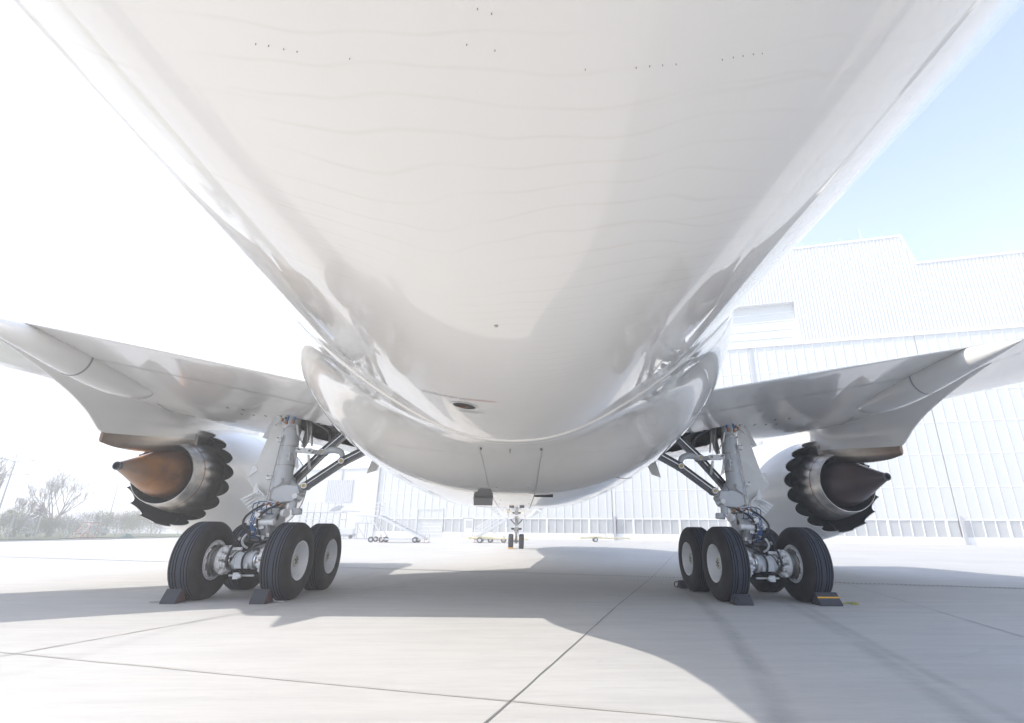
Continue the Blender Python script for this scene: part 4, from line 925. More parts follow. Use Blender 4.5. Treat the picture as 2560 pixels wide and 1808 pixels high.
chock(4.17, -1.30, .32, .18, .17, "smooth black chock with a wire handle loop, behind the inner right wheel", ribs=False, loop=4.02)
chock(5.72, -1.34, .40, .20, .21, "smooth black chock with a bright orange-yellow stripe, behind the outer right wheel", ribs=False, stripe=True, rope=([(5.92, -1.15, .05), (6.0, -1.12, .015), (6.12, -1.2, .015), (6.2, -1.1, .02), (6.28, -1.18, .015), (6.2, -1.26, .015), (6.3, -1.28, .02), (6.36, -1.2, .015), (6.28, -1.12, .03)], M_ropey))
#chock(-3.98, 1.45, .22, .2, .16, "small black chock ahead of the inner front left wheel", ribs=False)
chock(4.0, 1.35, .24, .2, .16, "small black chock with thin loop ahead of the front right inner wheel", ribs=False, loop=3.8)
c = empty("wheel_chock", (-.375, 25.25, 0), "yellow chock under the left nose wheel", "chock"); mb = MB()
mb.prism([(-.55, 25.15, 0), (-.55, 25.2, .09), (-.55, 25.32, .12), (-.55, 25.42, 0)], (.36, 0, 0)); mb.build("chock_body", M_chock, c, smooth=0)
mb = MB(); mb.add([(-.55, 25.155, .03), (-.19, 25.155, .03), (-.19, 25.19, .085), (-.55, 25.19, .085)], [(0, 1, 2, 3)]); mb.build("yellow_face", M_stripe, c, smooth=0)

# ------------------------------------------------------------------ hangar
HB = -.31; HL = math.hypot(1, HB); HU = Vector((1 / HL, HB / HL, 0)); HN = Vector((HB / HL, -1 / HL, 0))   # along the front, outwards
H0 = Vector((0, 67.6 - HB * -5, 0)); H0 = Vector((0, 67.6 + 1.55, 0))
def hp(u, z, d=0): v = H0 + HU * u + HN * d; return (v.x, v.y, z)
hang = empty("aircraft_hangar", hp(30, 0), "huge white hangar with ribbed upper cladding and tall glazed sliding doors", "hangar")
def hbox(mb, u0, u1, z0, z1, d0, d1):
    P = [hp(u0, z0, d0), hp(u1, z0, d0), hp(u1, z0, d1), hp(u0, z0, d1)]; mb.prism(P, (0, 0, z1 - z0))
# corrugated cladding with the two roof levels
def ribs(u0, u1, zb, zt, d, pitch=.48, dep=.20):
    mb = MB(); rows = [[], []]; u = u0; k = 0
    while u < u1 - 1e-6:
        for du, dd_ in ((0, 0), (pitch * .42, 0), (pitch * .5, dep), (pitch * .92, dep)):
            uu = min(u1, u + du); a = zb(uu) if callable(zb) else zb; b_ = zt(uu) if callable(zt) else zt
            rows[0].append(hp(uu, a, d + dd_)); rows[1].append(hp(uu, b_, d + dd_))
        u += pitch
    mb.grid(rows); return mb
def zroof(u): return 44.85 if u < 60.45 else (lerp(44.85, 39.9, (u - 60.45) / 1.2) if u < 61.65 else 39.9)
ribs(44.65, 150, 28.95, zroof, 0, dep=.11).build("ribbed_cladding", M_clad, hang, smooth=0)
ribs(-25.4, 44.65, 35.8, zroof, 0, dep=.11).build("ribbed_cladding", M_clad, hang, smooth=0)
mb = MB(); hbox(mb, -25.4, 60.6, 44.85, 45.15, -60, .25); hbox(mb, 61.6, 150, 39.9, 40.2, -60, .25)
mb.add([hp(60.4, 45.1, .26), hp(60.7, 45.1, .26), hp(61.9, 40.0, .26), hp(61.6, 40.0, .26)], [(0, 1, 2, 3)]); mb.build("roof", M_frame, hang, smooth=0)
mb = MB(); hbox(mb, -25.4, -25.0, 0, 44.8, -60, -.02); hbox(mb, 149.6, 150, 0, 39.9, -60, -.02); hbox(mb, -25, 149, 0, 39, -61, -60.5); mb.build("side_wall", M_clad, hang, smooth=0)
mb = MB(); hbox(mb, -25.4, 150, 28.55, 28.98, -.3, .28); mb.build("door_head", M_frame, hang, smooth=0)
# high recessed window with horizontal bars
mb = MB(); hbox(mb, 12, 44.65, 28.9, 35.8, -1.2, -1.0); win = mb.build("recessed_window", M_poly, hang, smooth=0)
mb = MB()
for z in (30.36, 31.71, 33.15, 34.48): hbox(mb, 12, 44.6, z - .06, z + .06, -1.0, -.92)
mb.build("window_bars", M_frame, win, smooth=0)
mb = MB(); hbox(mb, 44.5, 44.7, 28.95, 35.85, -1.0, .1); hbox(mb, 12, 44.5, 35.75, 35.85, -1.0, .1); mb.build("reveal", M_clad, win, smooth=0)
for u in (47, 49.8, 52.6, 55.4, 58.2):
    mb = MB(); v = hp(u, 45.1); mb.tube([v, (v[0], v[1], 45.8 if u != 55.4 else 47.2)], .03, 6); mb.build("roof_rod", M_galv, hang)
# glazed door leaves: pale panels above, window band below, white plinth
MUL = [-24.4 + 1.327 * k for k in range(0, 131)]
LEAF = [-25.4, 15.0, 37.2, 59.3, 81.5, 103.7, 150]
for a, b_ in zip(LEAF, LEAF[1:]):
    off = 0
    mb = MB(); hbox(mb, a + .05, b_ - .05, 3.1, 28.6, -.1, off); leaf = mb.build("door_leaf", M_poly, hang, smooth=0)
    mb = MB()
    for u in MUL:
        if a + .3 < u < b_ - .3: hbox(mb, u - .035, u + .035, 3.05, 28.58, off, off + .07)
    for z, t in ((3.0, .06), (7.2, .04), (11.5, .04), (15.8, .04), (20.1, .04), (24.4, .04)): hbox(mb, a + .1, b_ - .1, z - t, z + t, off + .002, off + .05)
    mb.build("leaf_mullions", M_frame, leaf, smooth=0)
mb = MB(); hbox(mb, -12.8, 150, 0, .84, -.2, .06); hbox(mb, -25.4, -17.8, 0, .84, -.2, .06); mb.build("plinth", M_frame, hang, smooth=0)
def wband(u0, u1):
    mb = MB(); hbox(mb, u0, u1, .84, 3.05, -.15, -.06); o = mb.build("window_band", M_glass, hang, smooth=0)
    mb = MB()
    for i, u in enumerate(MUL):
        if u0 < u < u1: w_ = .14 if (i % 5 == 2) else .04; hbox(mb, u - w_, u + w_, .84, 3.05, -.055, .05)
    hbox(mb, u0, u1, .80, .92, -.05, .075); hbox(mb, u0, u1, 2.96, 3.10, -.05, .075); mb.build("window_frames", M_frame, o, smooth=0)
wband(-25.3, -17.9); wband(-12.75, -9.25); wband(-7.4, 15.0); wband(15.6, 59.2); wband(59.8, 150)
# personnel door and roller door
mb = MB(); hbox(mb, -9.2, -7.45, 0, 3.05, -.1, .05); pd = mb.build("personnel_door", M_clad, hang, smooth=0)
mb = MB(); hbox(mb, -8.75, -7.7, 1.55, 2.7, .05, .07); mb.build("door_window", M_glass, pd, smooth=0)
mb = MB(); hbox(mb, -9.25, -9.12, 0, 3.05, .05, .08); hbox(mb, -7.5, -7.4, 0, 3.05, .05, .08); mb.build("door_frame", M_post, pd, smooth=0)
mb = MB(); hbox(mb, -17.55, -12.95, 0, 4.45, -.3, -.2); hbox(mb, -17.8, -17.5, 0, 4.6, -.2, .12); hbox(mb, -13.0, -12.8, 0, 4.6, -.2, .12); hbox(mb, -17.8, -12.8, 4.42, 4.62, -.2, .12)
rd = mb.build("roller_door", M_poly, hang, smooth=0)
mb = MB()
for k in range(1, 8): hbox(mb, -17.45, -13.05, .56 * k - .035, .56 * k + .035, -.2, -.14)
mb.build("door_slats", M_frame, rd, smooth=0)
for u, z0, z1 in ((37.2, 8, 28.5), (15.3, .0, 3.36), (59.45, 0, 3.5)):
    mb = MB(); hbox(mb, u - .17, u + .17, z0, z1, .08, .42 if z1 < 5 else .12); mb.build("door_guide_post", M_post, hang, smooth=0)
# lower white annex to the left of the hangar, with a ribbed block
ann = empty("annex_building", hp(-34, 0), "plain white annex left of the hangar with a ribbed block in its wall", "building")
mb = MB(); hbox(mb, -62, -25.5, 0, 11.5, -30, .3); mb.build("wall", M_clad, ann, smooth=0)
ribs(-35.9, -30.4, 5.7, 9.55, .32, .36, .09).build("ribbed_block", mat("ribbed_block_grey", (.62, .63, .64), .5), ann, smooth=0)
mb = MB(); hbox(mb, -33.0, -32.75, 9.6, 11.4, .32, .42); mb.build("downpipe", M_post, ann, smooth=0)
mb = MB(); hbox(mb, -62, -25.5, 11.5, 11.75, -30.2, .5); mb.build("roof_edge", M_frame, ann, smooth=0)

# ------------------------------------------------------------------ ground equipment
def stairs(loc, label, x0, x1, y, wdt, z0, z1, side, plat, name="passenger_stairs"):
    """flight from (x0,z0) low to (x1,z1) high; plat = (xa, xb) of the top platform or None"""
    t = empty(name, loc, label, "stairs"); W = wdt / 2
    mb = MB()
    for e in (-1, 1): mb.beam((x0, y + e * W, z0 + .12), (x1, y + e * W, z1 - .05), .06, .24)
    mb.build("stringers", M_wht, t, smooth=0)
    mb = MB(); n = 14
    for k in range(n):
        a = (k + .5) / n; mb.box((lerp(x0, x1, a), y, lerp(z0, z1, a) + .05), (.26, wdt - .08, .035))
    mb.build("treads", M_post, t, smooth=0)
    mb = MB()
    for e in (-1, 1):
        d = Vector((x1 - x0, 0, z1 - z0))
        for h in (.45, .75, 1.05): mb.tube([(x0, y + e * W, z0 + h + .1), (x1, y + e * W, z1 + h)], .022, 6)
        for k in range(8):
            a = k / 7; mb.tube([(lerp(x0, x1, a), y + e * W, lerp(z0, z1, a) + .1), (lerp(x0, x1, a), y + e * W, lerp(z0, z1, a) + 1.08)], .02, 6)
    mb.build("handrails", M_wht, t)
    if plat:
        xa, xb = plat; mb = MB(); mb.box(((xa + xb) / 2, y, z1 - .02), (abs(xb - xa), wdt + .1, .14)); mb.build("platform", M_wht, t, smooth=0)
        mb = MB()
        for e in (-1, 1):
            for h in (.5, .9, 1.25): mb.tube([(xa, y + e * W, z1 + h), (xb, y + e * W, z1 + h)], .022, 6)
            for k in range(4): xx = lerp(xa, xb, k / 3); mb.tube([(xx, y + e * W, z1), (xx, y + e * W, z1 + 1.25)], .02, 6)
        for h in (.5, .9, 1.25): mb.tube([(xa, y - W, z1 + h), (xa, y + W, z1 + h)], .022, 6)
        mb.build("platform_rails", M_wht, t)
        mb = MB(); mb.tube([(xa, y - W, z1 + .05), (xa, y - W, z1 + 1.2)], .035, 8); mb.build("red_post", M_redp, t)
        mb = MB()
        for e in (-1, 1):
            mb.beam((lerp(xa, xb, .35), y + e * W, z1 - .1), (lerp(xa, xb, .35) + side * 1.45, y + e * W, .3), .10, .10); mb.beam((lerp(xa, xb, .62), y + e * W, z1 - .1), (lerp(xa, xb, .35) + side * .1, y + e * W * .8, .3), .05, .05)
        mb.build("support_legs", M_wht, t, smooth=0)
    mb = MB(); mb.box(((x0 + x1) / 2 , y, .30), (abs(x1 - x0) * .95, wdt * .9, .12)); mb.build("chassis", M_wht, t, smooth=0)
    for xx in ((x0 * .8 + x1 * .2), (x0 * .1 + x1 * .9), lerp(x0, x1, 1.12) if plat else lerp(x0, x1, .5)):
        for e in (-1, 1):
            mb = MB(); mb.lathe([(-.07, .13), (-.09, .22), (-.06, .27), (.06, .27), (.09, .22), (.07, .13)], (xx, y + e * (W - .1), .27), (0, 1, 0), 20); mb.lathe([(-.075, .0005), (-.075, .13)], (xx, y + e * (W - .1), .27), (0, 1, 0), 20); wh = mb.build("wheel", M_rubber, t)
            mb = MB(); mb.lathe([(-.08, .0005), (-.08, .12), (-.06, .14)], (xx, y + e * (W - .1), .27), (0, 1, 0), 16); mb.build("rim", M_rim, wh)
    mb = MB()
    for xx in (x0 - side * -.1, lerp(x0, x1, .9)):
        for e in (-1, 1): mb.tube([(xx, y + e * (W + .25), .0), (xx, y + e * (W + .25), .75)], .022, 6); mb.box((xx, y + e * (W + .25), .02), (.3, .2, .03))
    mb.build("stabiliser_jacks", M_redp, t)
    return t
stairs((-11.5, 40.5, 0), "white mobile boarding stairs with a railed top platform, left of the nose gear", -9.0, -13.6, 40.5, 1.9, .2, 2.50, 1, (-13.6, -15.8))
stairs((-2.9, 42.6, 0), "white mobile stairs climbing to the right behind the nose wheels", -4.4, -1.0, 42.6, 1.7, .25, 2.45, 1, None)
def towbar(loc, x0, x1, y, wx, label, y1=None):
    t = empty("tow_bar", loc, label, "tow bar", "yellow aircraft tow bars"); y1 = y if y1 is None else y1
    def yy(x): return lerp(y, y1, (x - x0) / (x1 - x0))
    mb = MB(); mb.tube([(x0, yy(x0), .48), (x1, yy(x1), .42)], .085, 10); mb.box((lerp(x0, x1, .28), yy(lerp(x0, x1, .28)), .52), (1.6, .22, .22)); mb.build("bar", M_yel, t)
    mb = MB(); mb.box((x0, yy(x0), .46), (.3, .5, .25)); mb.box((x1, yy(x1), .38), (.3, .24, .2)); mb.build("coupling_head", M_yel, t, smooth=0, bevel=.02)
    for e in (-.45, .45):
        mb = MB(); mb.lathe([(-.07, .14), (-.08, .27), (.08, .27), (.07, .14)], (wx, yy(wx) + e, .27), (0, 1, 0), 20); wh = mb.build("wheel", M_rubber, t)
        mb = MB(); mb.lathe([(-.085, .0005), (-.085, .15), (-.06, .17)], (wx, yy(wx) + e, .27), (0, 1, 0), 16); mb.build("rim", M_rim, wh)
    mb = MB(); mb.tube([(lerp(x0, x1, .50), yy(wx), .55), (lerp(x0, x1, .46), yy(wx), .95), (lerp(x0, x1, .36), yy(wx), 1.15)], .03, 6); mb.build("pump_handle", M_galv, t)
    mb = MB(); mb.tube([(wx, yy(wx) - .45, .27), (wx, yy(wx) + .45, .27)], .04, 8); mb.build("axle", M_galv, t)
    return t
towbar((10.5, 50.5, 0), 7.6, 14.1, 49.3, 9.4, "pale yellow tow bar on two wheels in front of the hangar windows", 53.0)
towbar((-2.5, 41.0, 0), -4.8, 1.0, 41.2, -3.7, "yellow tow bar lying behind the nose wheels under the white stairs", 41.2)
# ground power unit
gp = empty("ground_power_unit", (-22.8, 58, 0), "low white ground power cart with a dark radiator grille by the annex", "power unit")
mb = MB(); mb.box((-22.8, 58, .92), (2.15, 1.2, .78)); mb.build("housing", M_wht, gp, smooth=0, bevel=.04)
mb = MB(); mb.box((-23.55, 57.39, .98), (.45, .03, .55)); mb.build("radiator_grille", M_post, gp, smooth=0)
mb = MB(); mb.box((-22.7, 58, .40), (2.3, 1.1, .26)); mb.beam((-21.6, 58, .5), (-20.9, 57.8, .85), .06, .06); mb.build("chassis", M_post, gp, smooth=0)
for xx in (-23.5, -21.9):
    mb = MB(); mb.lathe([(-.08, .0005), (-.08, .24), (.08, .24), (.08, .0005)], (xx, 57.5, .24), (0, 1, 0), 18); mb.build("wheel", M_rubber, gp)
# small yellow-white maintenance steps
st = empty("maintenance_steps", (-18.3, 50, 0), "small grey steel work steps with pale treads, left of the boarding stairs", "steps")
mb = MB()
for xx in (-18.9, -17.75):
    for y_ in (49.6, 50.4): mb.beam((xx, y_, .1), (xx, y_, 1.9), .06, .06)
for z in (.15, 1.9): mb.beam((-18.95, 49.6, z), (-17.2, 49.6, z), .06, .06); mb.beam((-18.95, 50.4, z), (-17.2, 50.4, z), .06, .06)
mb.beam((-18.8, 49.6, 1.7), (-17.8, 49.6, .4), .05, .05); mb.tube([(-18.2, 49.6, 1.95), (-18.1, 49.6, 2.5), (-17.8, 49.6, 2.5), (-17.6, 49.6, 1.95)], .03, 6); mb.build("frame", M_galv, st, smooth=0)
mb = MB()
for k in range(6): mb.box((-17.3 + .08 * k, 50, 1.6 - .25 * k), (.3, .9, .04))
mb.build("treads", M_clad, st, smooth=0)
# tail dock / scaffold platform at far left
dk = empty("work_dock", (-27, 60, 0), "large white multi-level maintenance dock beside the annex wall", "work dock")
mb = MB()
for z in (2.46, 3.38): mb.box((-27.2, 60, z), (6.6, 2.6, .10))
mb.build("decks", M_wht, dk, smooth=0)
mb = MB()
for k in range(8):
    xx = -30.3 + .9 * k
    for y_ in (58.75, 61.2): mb.beam((xx, y_, 0), (xx, y_, 4.7 if k % 2 == 0 else 3.4), .06, .06)
    if k < 7: mb.beam((xx, 58.75, .2), (xx + .9, 58.75, 2.4), .035, .035); mb.beam((xx + .9, 58.75, 2.5), (xx, 58.75, 3.35), .03, .03)
mb.build("uprights", M_galv, dk, smooth=0)
mb = MB()
for z in (3.8, 4.2, 4.7): mb.tube([(-30.4, 58.75, z), (-24.0, 58.75, z)], .03, 6)
for z in (.6, 1.3, 2.0): mb.tube([(-30.4, 58.75, z), (-24.0, 58.75, z)], .03, 6)
for k in range(24): xx = -30.3 + .27 * k; mb.tube([(xx, 58.75, 3.4), (xx, 58.75, 4.7)], .012, 4)
mb.build("guard_rails", M_wht, dk)
mb = MB(); mb.prism([(-25.6, 58.7, 3.5), (-24.5, 58.7, 3.6), (-23.9, 58.7, 4.2), (-24.4, 58.7, 4.3), (-25.2, 58.7, 3.9)], (0, .8, 0)); mb.tube([(-23.9, 59, 3.55), (-21.6, 59, 3.5)], .06, 6); mb.build("lift_arm", M_post, dk, smooth=0)

# ------------------------------------------------------------------ left background
k_ = empty("verge_edge_hose", (-41.4, 45, 0), "thin dark hose lying along the grass edge of the apron", "hose")
mb = MB(); rn = random.Random(4); mb.tube([(-41.35 + rn.uniform(-.12, .12), 24 + 2.2 * i, .10 + rn.uniform(0, .12)) for i in range(24)], .035, 6, smooth=3); mb.build("hose_line", M_hose, k_)
mb = MB(); mb.prism([(-41.45, 20, 0), (-41.25, 20, 0), (-41.25, 20, .07), (-41.45, 20, .07)], (.35, 72, 0)); mb.build("verge_kerb", M_con, smooth=0, kind="structure")
# fence: posts and mesh belong to one fence
fe = empty("mesh_fence", (-48, 50, 0), "wire mesh fence on slim grey posts at the edge of the apron, left background", "fence")
PY = [28.5, 31.3, 34.0, 36.9, 39.7, 42.4, 45.7, 49.0, 52.5, 56.2, 59.9, 63.5, 67.2]
for y_ in PY: mb = MB(); mb.tube([(-48, y_, 0), (-48, y_, 2.1)], .06, 8); mb.build("post", M_galv, fe)
mb = MB()
for i in range(22): z = .1 + i * .09; mb.add([(-48.0, 28.5, z - .006), (-48.0, 67.2, z - .006), (-48.0, 67.2, z + .006), (-48.0, 28.5, z + .006)], [(0, 1, 2, 3)])
y_ = 28.5
while y_ < 67.2:
    mb.add([(-48.0, y_, .08), (-48.0, y_ + .012, .08), (-48.0, y_ + .012, 2.05), (-48.0, y_, 2.05)], [(0, 1, 2, 3)]); y_ += .2
mb.build("wire_mesh", M_galv, fe, smooth=0, fixn=False)
def lamp(x, y, h, a, label):
    t = empty("street_lamp", (x, y, 0), label, "street lamp", "twin-arm street lamps beyond the fence")
    mb = MB(); mb.tube([(x, y, 0), (x, y, h)], [.12, .06], 8); mb.build("pole", M_galv, t)
    for e in (-1, 1):
        d = Vector((math.cos(a), math.sin(a), 0)) * e
        mb = MB(); p = Vector((x, y, h)); mb.tube([p, p + d * .9 + Vector((0, 0, .22)), p + d * 1.4 + Vector((0, 0, .30))], .045, 6); mb.build("arm", M_galv, t)
        q = p + d * 1.3 + Vector((0, 0, .30)); mb = MB(); mb.beam(q, q + d * .95 + Vector((0, 0, .05)), .28, .10); mb.build("lamp_head", M_galv, t, smooth=0, bevel=.03)
lamp(-60, 50.2, 8.5, 1.0, "tall twin-arm street lamp at the left edge of the picture, the higher of two")
lamp(-66, 55.5, 7.4, 1.0, "twin-arm street lamp near the left edge, the lower of two")
lamp(-70, 79, 8.2, .8, "twin-arm street lamp between the bare tree and the left engine")
def branchy(mb, p, d, L, r, depth, rn, spread=.5, up=.25):
    n = 3; pts = [p]; q = p
    for i in range(n):
        d = (d + Vector((rn.uniform(-1, 1), rn.uniform(-1, 1), rn.uniform(-.4, .8))) * .11 + Vector((0, 0, up * .12))).normalized(); q = q + d * L / n; pts.append(q)
    rr = [r * (1 - .45 * i / n) for i in range(n + 1)]
    mb.tube(pts, [max(.007, q_ * .8) for q_ in rr], 5 if depth > 2 else 3, cap=False)
    if depth <= 0: return
    k = rn.choice((3, 4)) if depth > 1 else 5
    for i in range(k):
        t = rn.uniform(.35, 1.0); b_ = pts[min(n, int(t * n))].lerp(pts[min(n, int(t * n) + 1)], .5) if t < .99 else q
        nd = (d + Vector((rn.uniform(-1, 1), rn.uniform(-1, 1), rn.uniform(-.2, .8))).normalized() * spread * 1.3).normalized()
        branchy(mb, b_, nd, L * rn.uniform(.55, .8), r * .52, depth - 1, rn, spread, up)
def bare_tree(x, y, h, seed, label, stems=4, leaves=60, lean=(0, 0)):
    t = empty("bare_tree", (x, y, 0), label, "tree", "bare spring trees beyond the fence"); rn = random.Random(seed)
    mb = MB(); mb.tube([(x, y, -.1), (x + .05, y, h * .07), (x, y + .05, h * .14)], [h * .028, h * .023, h * .02], 8); mb.build("trunk", M_bark, t)
    mb = MB()
    for i in range(stems):
        a = 2 * math.pi * i / stems + rn.uniform(-.4, .4); branchy(mb, Vector((x, y, h * .12)), Vector((math.cos(a) * .5 + lean[0], math.sin(a) * .5 + lean[1], 1)).normalized(), h * .36, h * .014, 4, rn, .5, .5)
    cr = mb.build("crown", M_bark, t, smooth=0, fixn=False)
    return t
bare_tree(-56, 52.8, 8.8, 11, "bare many-stemmed tree with a wide fan of twigs, right of the street lamps", 5)
bare_tree(-50, 36.5, 9.2, 23, "bare tree at the very left edge of the picture, beside the lamp", 4)
bare_tree(-55, 47.5, 5.2, 31, "low bare tree leaning right, between the conifer and the tall bare tree", 4, lean=(0, .35))
bare_tree(-66, 84, 5.5, 47, "small bare tree behind the hedge, below the left engine cone", 4)
def leafball(mb, c, r, n, sz, rn):
    for i in range(n):
        d = Vector((rn.gauss(0, 1), rn.gauss(0, 1), rn.gauss(0, 1))).normalized() * (rn.random() ** .4); p = Vector((c[0] + d.x * r[0], c[1] + d.y * r[1], c[2] + d.z * r[2]))
        a = Vector((rn.uniform(-1, 1), rn.uniform(-1, 1), rn.uniform(-1, 1))).normalized(); b_ = a.cross(Vector((rn.uniform(-1, 1), rn.uniform(-1, 1), rn.uniform(-1, 1)))).normalized(); s_ = sz * rn.uniform(.5, 1.3)
        mb.add([p - a * s_, p + b_ * s_ * .5, p + a * s_, p - b_ * s_ * .5], [(0, 1, 2, 3)])
def shrub(x, y, w_, h, seed, label, mt=M_leaf, n=900, name="shrub", cat="shrub", cone=False, sz=.07):
    t = empty(name, (x, y, 0), label, cat, "shrubs along the fence" if name == "shrub" else None); rn = random.Random(seed)
    mb = MB()
    if cone:
        for k in range(14): z = h * (.12 + .86 * k / 14); r_ = w_ * (1 - k / 14.5); leafball(mb, (x, y, z), (r_, r_, h * .06), int(n / 14 * (1.3 - k / 14)), sz, rn)
    else:
        for k in range(9): a = rn.uniform(0, 6.28); q = rn.uniform(.1, .75); zz = rn.uniform(.25, .72) * h; leafball(mb, (x + math.cos(a) * q * w_ * .6, y + math.sin(a) * q * w_, zz), (w_ * .5, w_ * .5, min(h * .28, zz)), n // 9, sz, rn)
    mb.build("foliage", mt, t, smooth=0, fixn=False)
    mb = MB()
    if cone: mb.tube([(x, y, 0), (x, y, h * .9)], [.12, .02], 6)
    else:
        for i in range(16):
            a = rn.uniform(0, 6.28); d = Vector((math.cos(a) * .55, math.sin(a) * .55, 1)).normalized(); branchy(mb, Vector((x + rn.uniform(-.3, .3) * w_, y + rn.uniform(-.5, .5) * w_, 0)), d, h * .55, .022, 2, rn, .55, .2)
    mb.build("stems", M_bark, t, smooth=0, fixn=False)
SH = [(-50.5, 33.5, 2.2, 3.0, "tall greening shrub at the left edge behind the first fence posts"), (-50.6, 38.3, 2.1, 3.1, "dense shrub behind the fence below the conifer"), (-51, 42.6, 1.9, 2.7, "shrub with yellow-green buds between the second and third fence posts"),
      (-50.8, 46.6, 1.7, 2.3, "round twiggy shrub just left of the red steps"), (-52, 50.2, 2.0, 3.0, "shrub under the tall bare tree behind the white van"), (-51.5, 54.3, 1.9, 3.1, "shrub directly right of the red steps"),
      (-52, 58.5, 2.3, 3.2, "bushy shrub behind the green tarpaulin"), (-54, 63.0, 2.5, 3.4, "tall pale shrub below the left engine cone"), (-54, 68.5, 2.7, 3.5, "shrub farthest right, seen under the left engine cowl"), (-60, 74, 3.4, 3.6, "broad pale shrub far behind the parked cars")]
for i, (x, y, w_, h, lb) in enumerate(SH): shrub(x, y, w_ * 1.15, h * 1.12, 60 + i, lb, n=2600)
shrub(-58, 43.6, 2.6, 4.9, 81, "dark conifer with a pointed top near the left edge", M_leafd, 2600, "conifer", "tree", True, .12)
shrub(-62, 57.5, 2.3, 4.1, 82, "dark rounded conifer top behind the tall bare tree", M_leafd, 2200, "conifer", "tree", True, .12)
# parked vehicles behind the hedge
def car(name, x, y, a, L, Wd, Ht, mt, label, van=False):
    t = empty(name, (x, y, 0), label, "van" if van else "car"); M3 = Matrix.Rotation(a, 3, 'Z')
    def T(p): v = M3 @ Vector(p); return (v.x + x, v.y + y, v.z)
    if van: prof = [(-L / 2, .35), (-L / 2, Ht * .96), (-L / 2 + .15, Ht), (L * .22, Ht), (L * .33, Ht * .92), (L * .42, Ht * .56), (L / 2, Ht * .48), (L / 2, .35)]
    else: prof = [(-L / 2, .35), (-L / 2, Ht * .62), (-L * .42, Ht * .68), (-L * .30, Ht), (L * .10, Ht), (L * .26, Ht * .68), (L * .47, Ht * .58), (L / 2, .35)]
    mb = MB(); mb.prism([T((p, -Wd / 2, q)) for p, q in prof], M3 @ Vector((0, Wd, 0))); mb.build("body", mt, t, smooth=0, bevel=.05)
    mb = MB()
    for e in (-1, 1):
        o = e * (Wd / 2 + .004); z0, z1 = Ht * .64, Ht * .92; xs = (-L * .35, L * .16) if not van else (L * .06, L * .30)
        mb.add([T((xs[0], o, z0)), T((xs[1] + .3, o, z0)), T((xs[1], o, z1)), T((xs[0] + .2, o, z1))], [(0, 1, 2, 3)])
    mb.build("side_windows", M_glass, t, smooth=0, fixn=False)
    mb = MB(); a0, b0 = (prof[4], prof[5]); mb.add([T((a0[0] + .02, -Wd * .43, a0[1] - .03)), T((a0[0] + .02, Wd * .43, a0[1] - .03)), T((b0[0] + .03, Wd * .43, b0[1] + .02)), T((b0[0] + .03, -Wd * .43, b0[1] + .02))], [(0, 1, 2, 3)]); mb.build("windscreen", M_glass, t, smooth=0, fixn=False)
    for p in (-L * .32, L * .32):
        for e in (-1, 1):
            mb = MB(); mb.lathe([(-.1, .0005), (-.1, .32), (.1, .32), (.1, .0005)], T((p, e * (Wd / 2 - .08), .32)), M3 @ Vector((0, 1, 0)), 20); wh = mb.build("wheel", M_rubber, t)
            mb = MB(); mb.lathe([(0, .0005), (0, .19)], T((p, e * (Wd / 2 + .03), .32)), M3 @ Vector((0, 1, 0)), 16); mb.build("rim", M_rim, wh)
car("parked_car", -56.5, 42.8, .25, 4.3, 1.75, 1.5, M_car3, "dark blue car with a pale roof edge, parked behind the second fence post")
car("parked_van", -58, 50.3, -.35, 4.8, 1.9, 2.1, M_car2, "white van parked behind the fence, left of the red steps", True)
car("parked_car", -62, 66, .2, 4.2, 1.75, 1.45, M_car1, "silver car parked far behind the fence, right of the red steps")
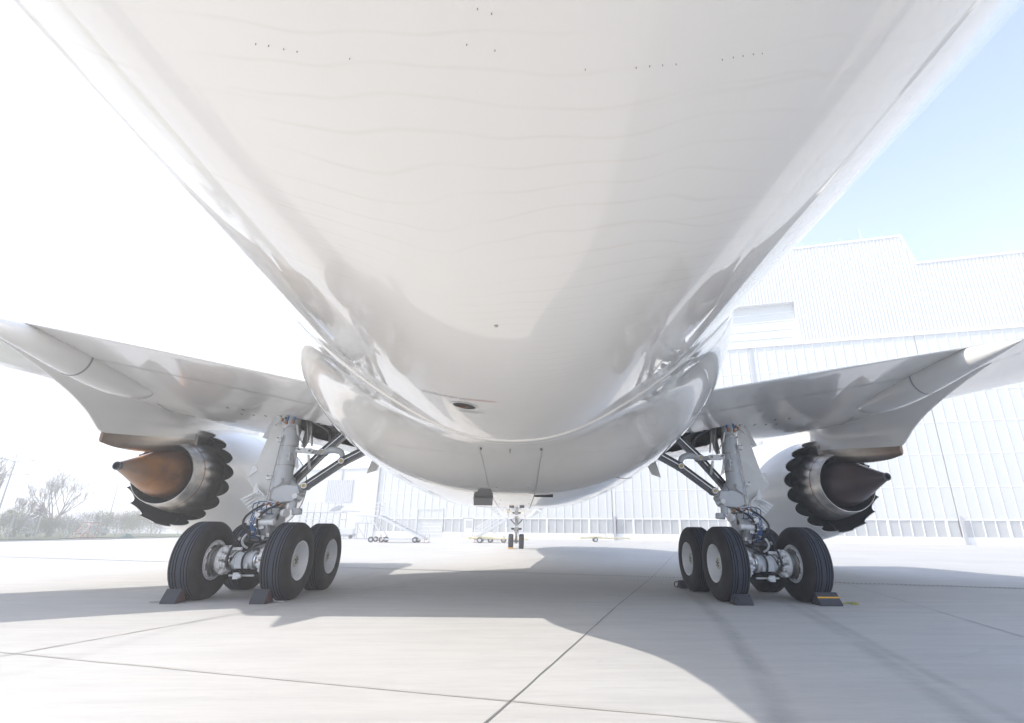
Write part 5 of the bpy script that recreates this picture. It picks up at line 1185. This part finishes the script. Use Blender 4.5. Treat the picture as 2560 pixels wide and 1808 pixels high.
# red access steps
rs = empty("red_steps", (-42.8, 42, 0), "small red access steps with pale treads on the grass edge", "steps")
mb = MB()
for xx in (-43.2, -42.5): mb.beam((xx, 40.75, .05), (xx, 42.05, 1.58), .05, .08); mb.beam((xx, 41.3, .7), (xx, 42.7, .1), .04, .05); mb.beam((xx, 42.7, .05), (xx, 42.75, 1.6), .05, .05); mb.beam((xx, 42.0, 1.58), (xx, 42.85, 1.62), .05, .06); mb.beam((xx, 40.8, .08), (xx, 43.0, .08), .05, .06)
mb.build("frame", M_redp, rs, smooth=0)
mb = MB()
for k in range(7): mb.box((-42.85, 40.86 + .19 * k, .20 + .215 * k), (.68, .14, .03))
mb.build("treads", mat("pale_tread", (.6, .55, .52), .6), rs, smooth=0)
mb = MB(); mb.box((-42.85, 42.4, 1.62), (.75, .85, .05)); mb.build("platform", M_redp, rs, smooth=0)
# tarpaulin heap
tp = empty("tarpaulin_heap", (-42, 46, 0), "crumpled dark green tarpaulin heap on the grass edge", "tarpaulin"); mb = MB(); rn = random.Random(8); rows = []
for i in range(9):
    rows.append([(-42.4 + .9 * j / 8, 45.5 + 1.3 * i / 8, max(0.01, .55 * math.sin(math.pi * (i + .5) / 9) ** .7 * math.sin(math.pi * (j + .3) / 8.6) * rn.uniform(.6, 1.15))) for j in range(9)])
mb.grid(rows); mb.build("tarpaulin", M_tarp, tp, smooth=0)
# far hills
mb = MB(); rows = [[], []]
for i in range(60):
    a = math.pi * (.46 + .5 * i / 59); h = 14 + 6 * math.sin(i * .35) + 3 * math.sin(i * .9 + 1); rows[0].append((560 * math.cos(a), 560 * math.sin(a), -.5)); rows[1].append((560 * math.cos(a) * .93, 560 * math.sin(a) * .93, 0 + h))
mb.grid(rows); mb.build("hills", M_hill, smooth=60, kind="structure")

# ------------------------------------------------------------------ haze
mb = MB(); mb.box((0, 0, 32), (1230, 1230, 66)); hz = mb.build("haze", bpy.data.materials.new("haze_air"), smooth=0, kind="stuff")
hm = hz.data.materials[0]; hm.use_nodes = True; N = hm.node_tree; N.nodes.remove(N.nodes["Principled BSDF"])
v = N.nodes.new("ShaderNodeVolumePrincipled"); v.inputs["Color"].default_value = (.97, .98, 1, 1); v.inputs["Density"].default_value = HAZE; v.inputs["Anisotropy"].default_value = .1
N.links.new(v.outputs[0], N.nodes["Material Output"].inputs["Volume"])
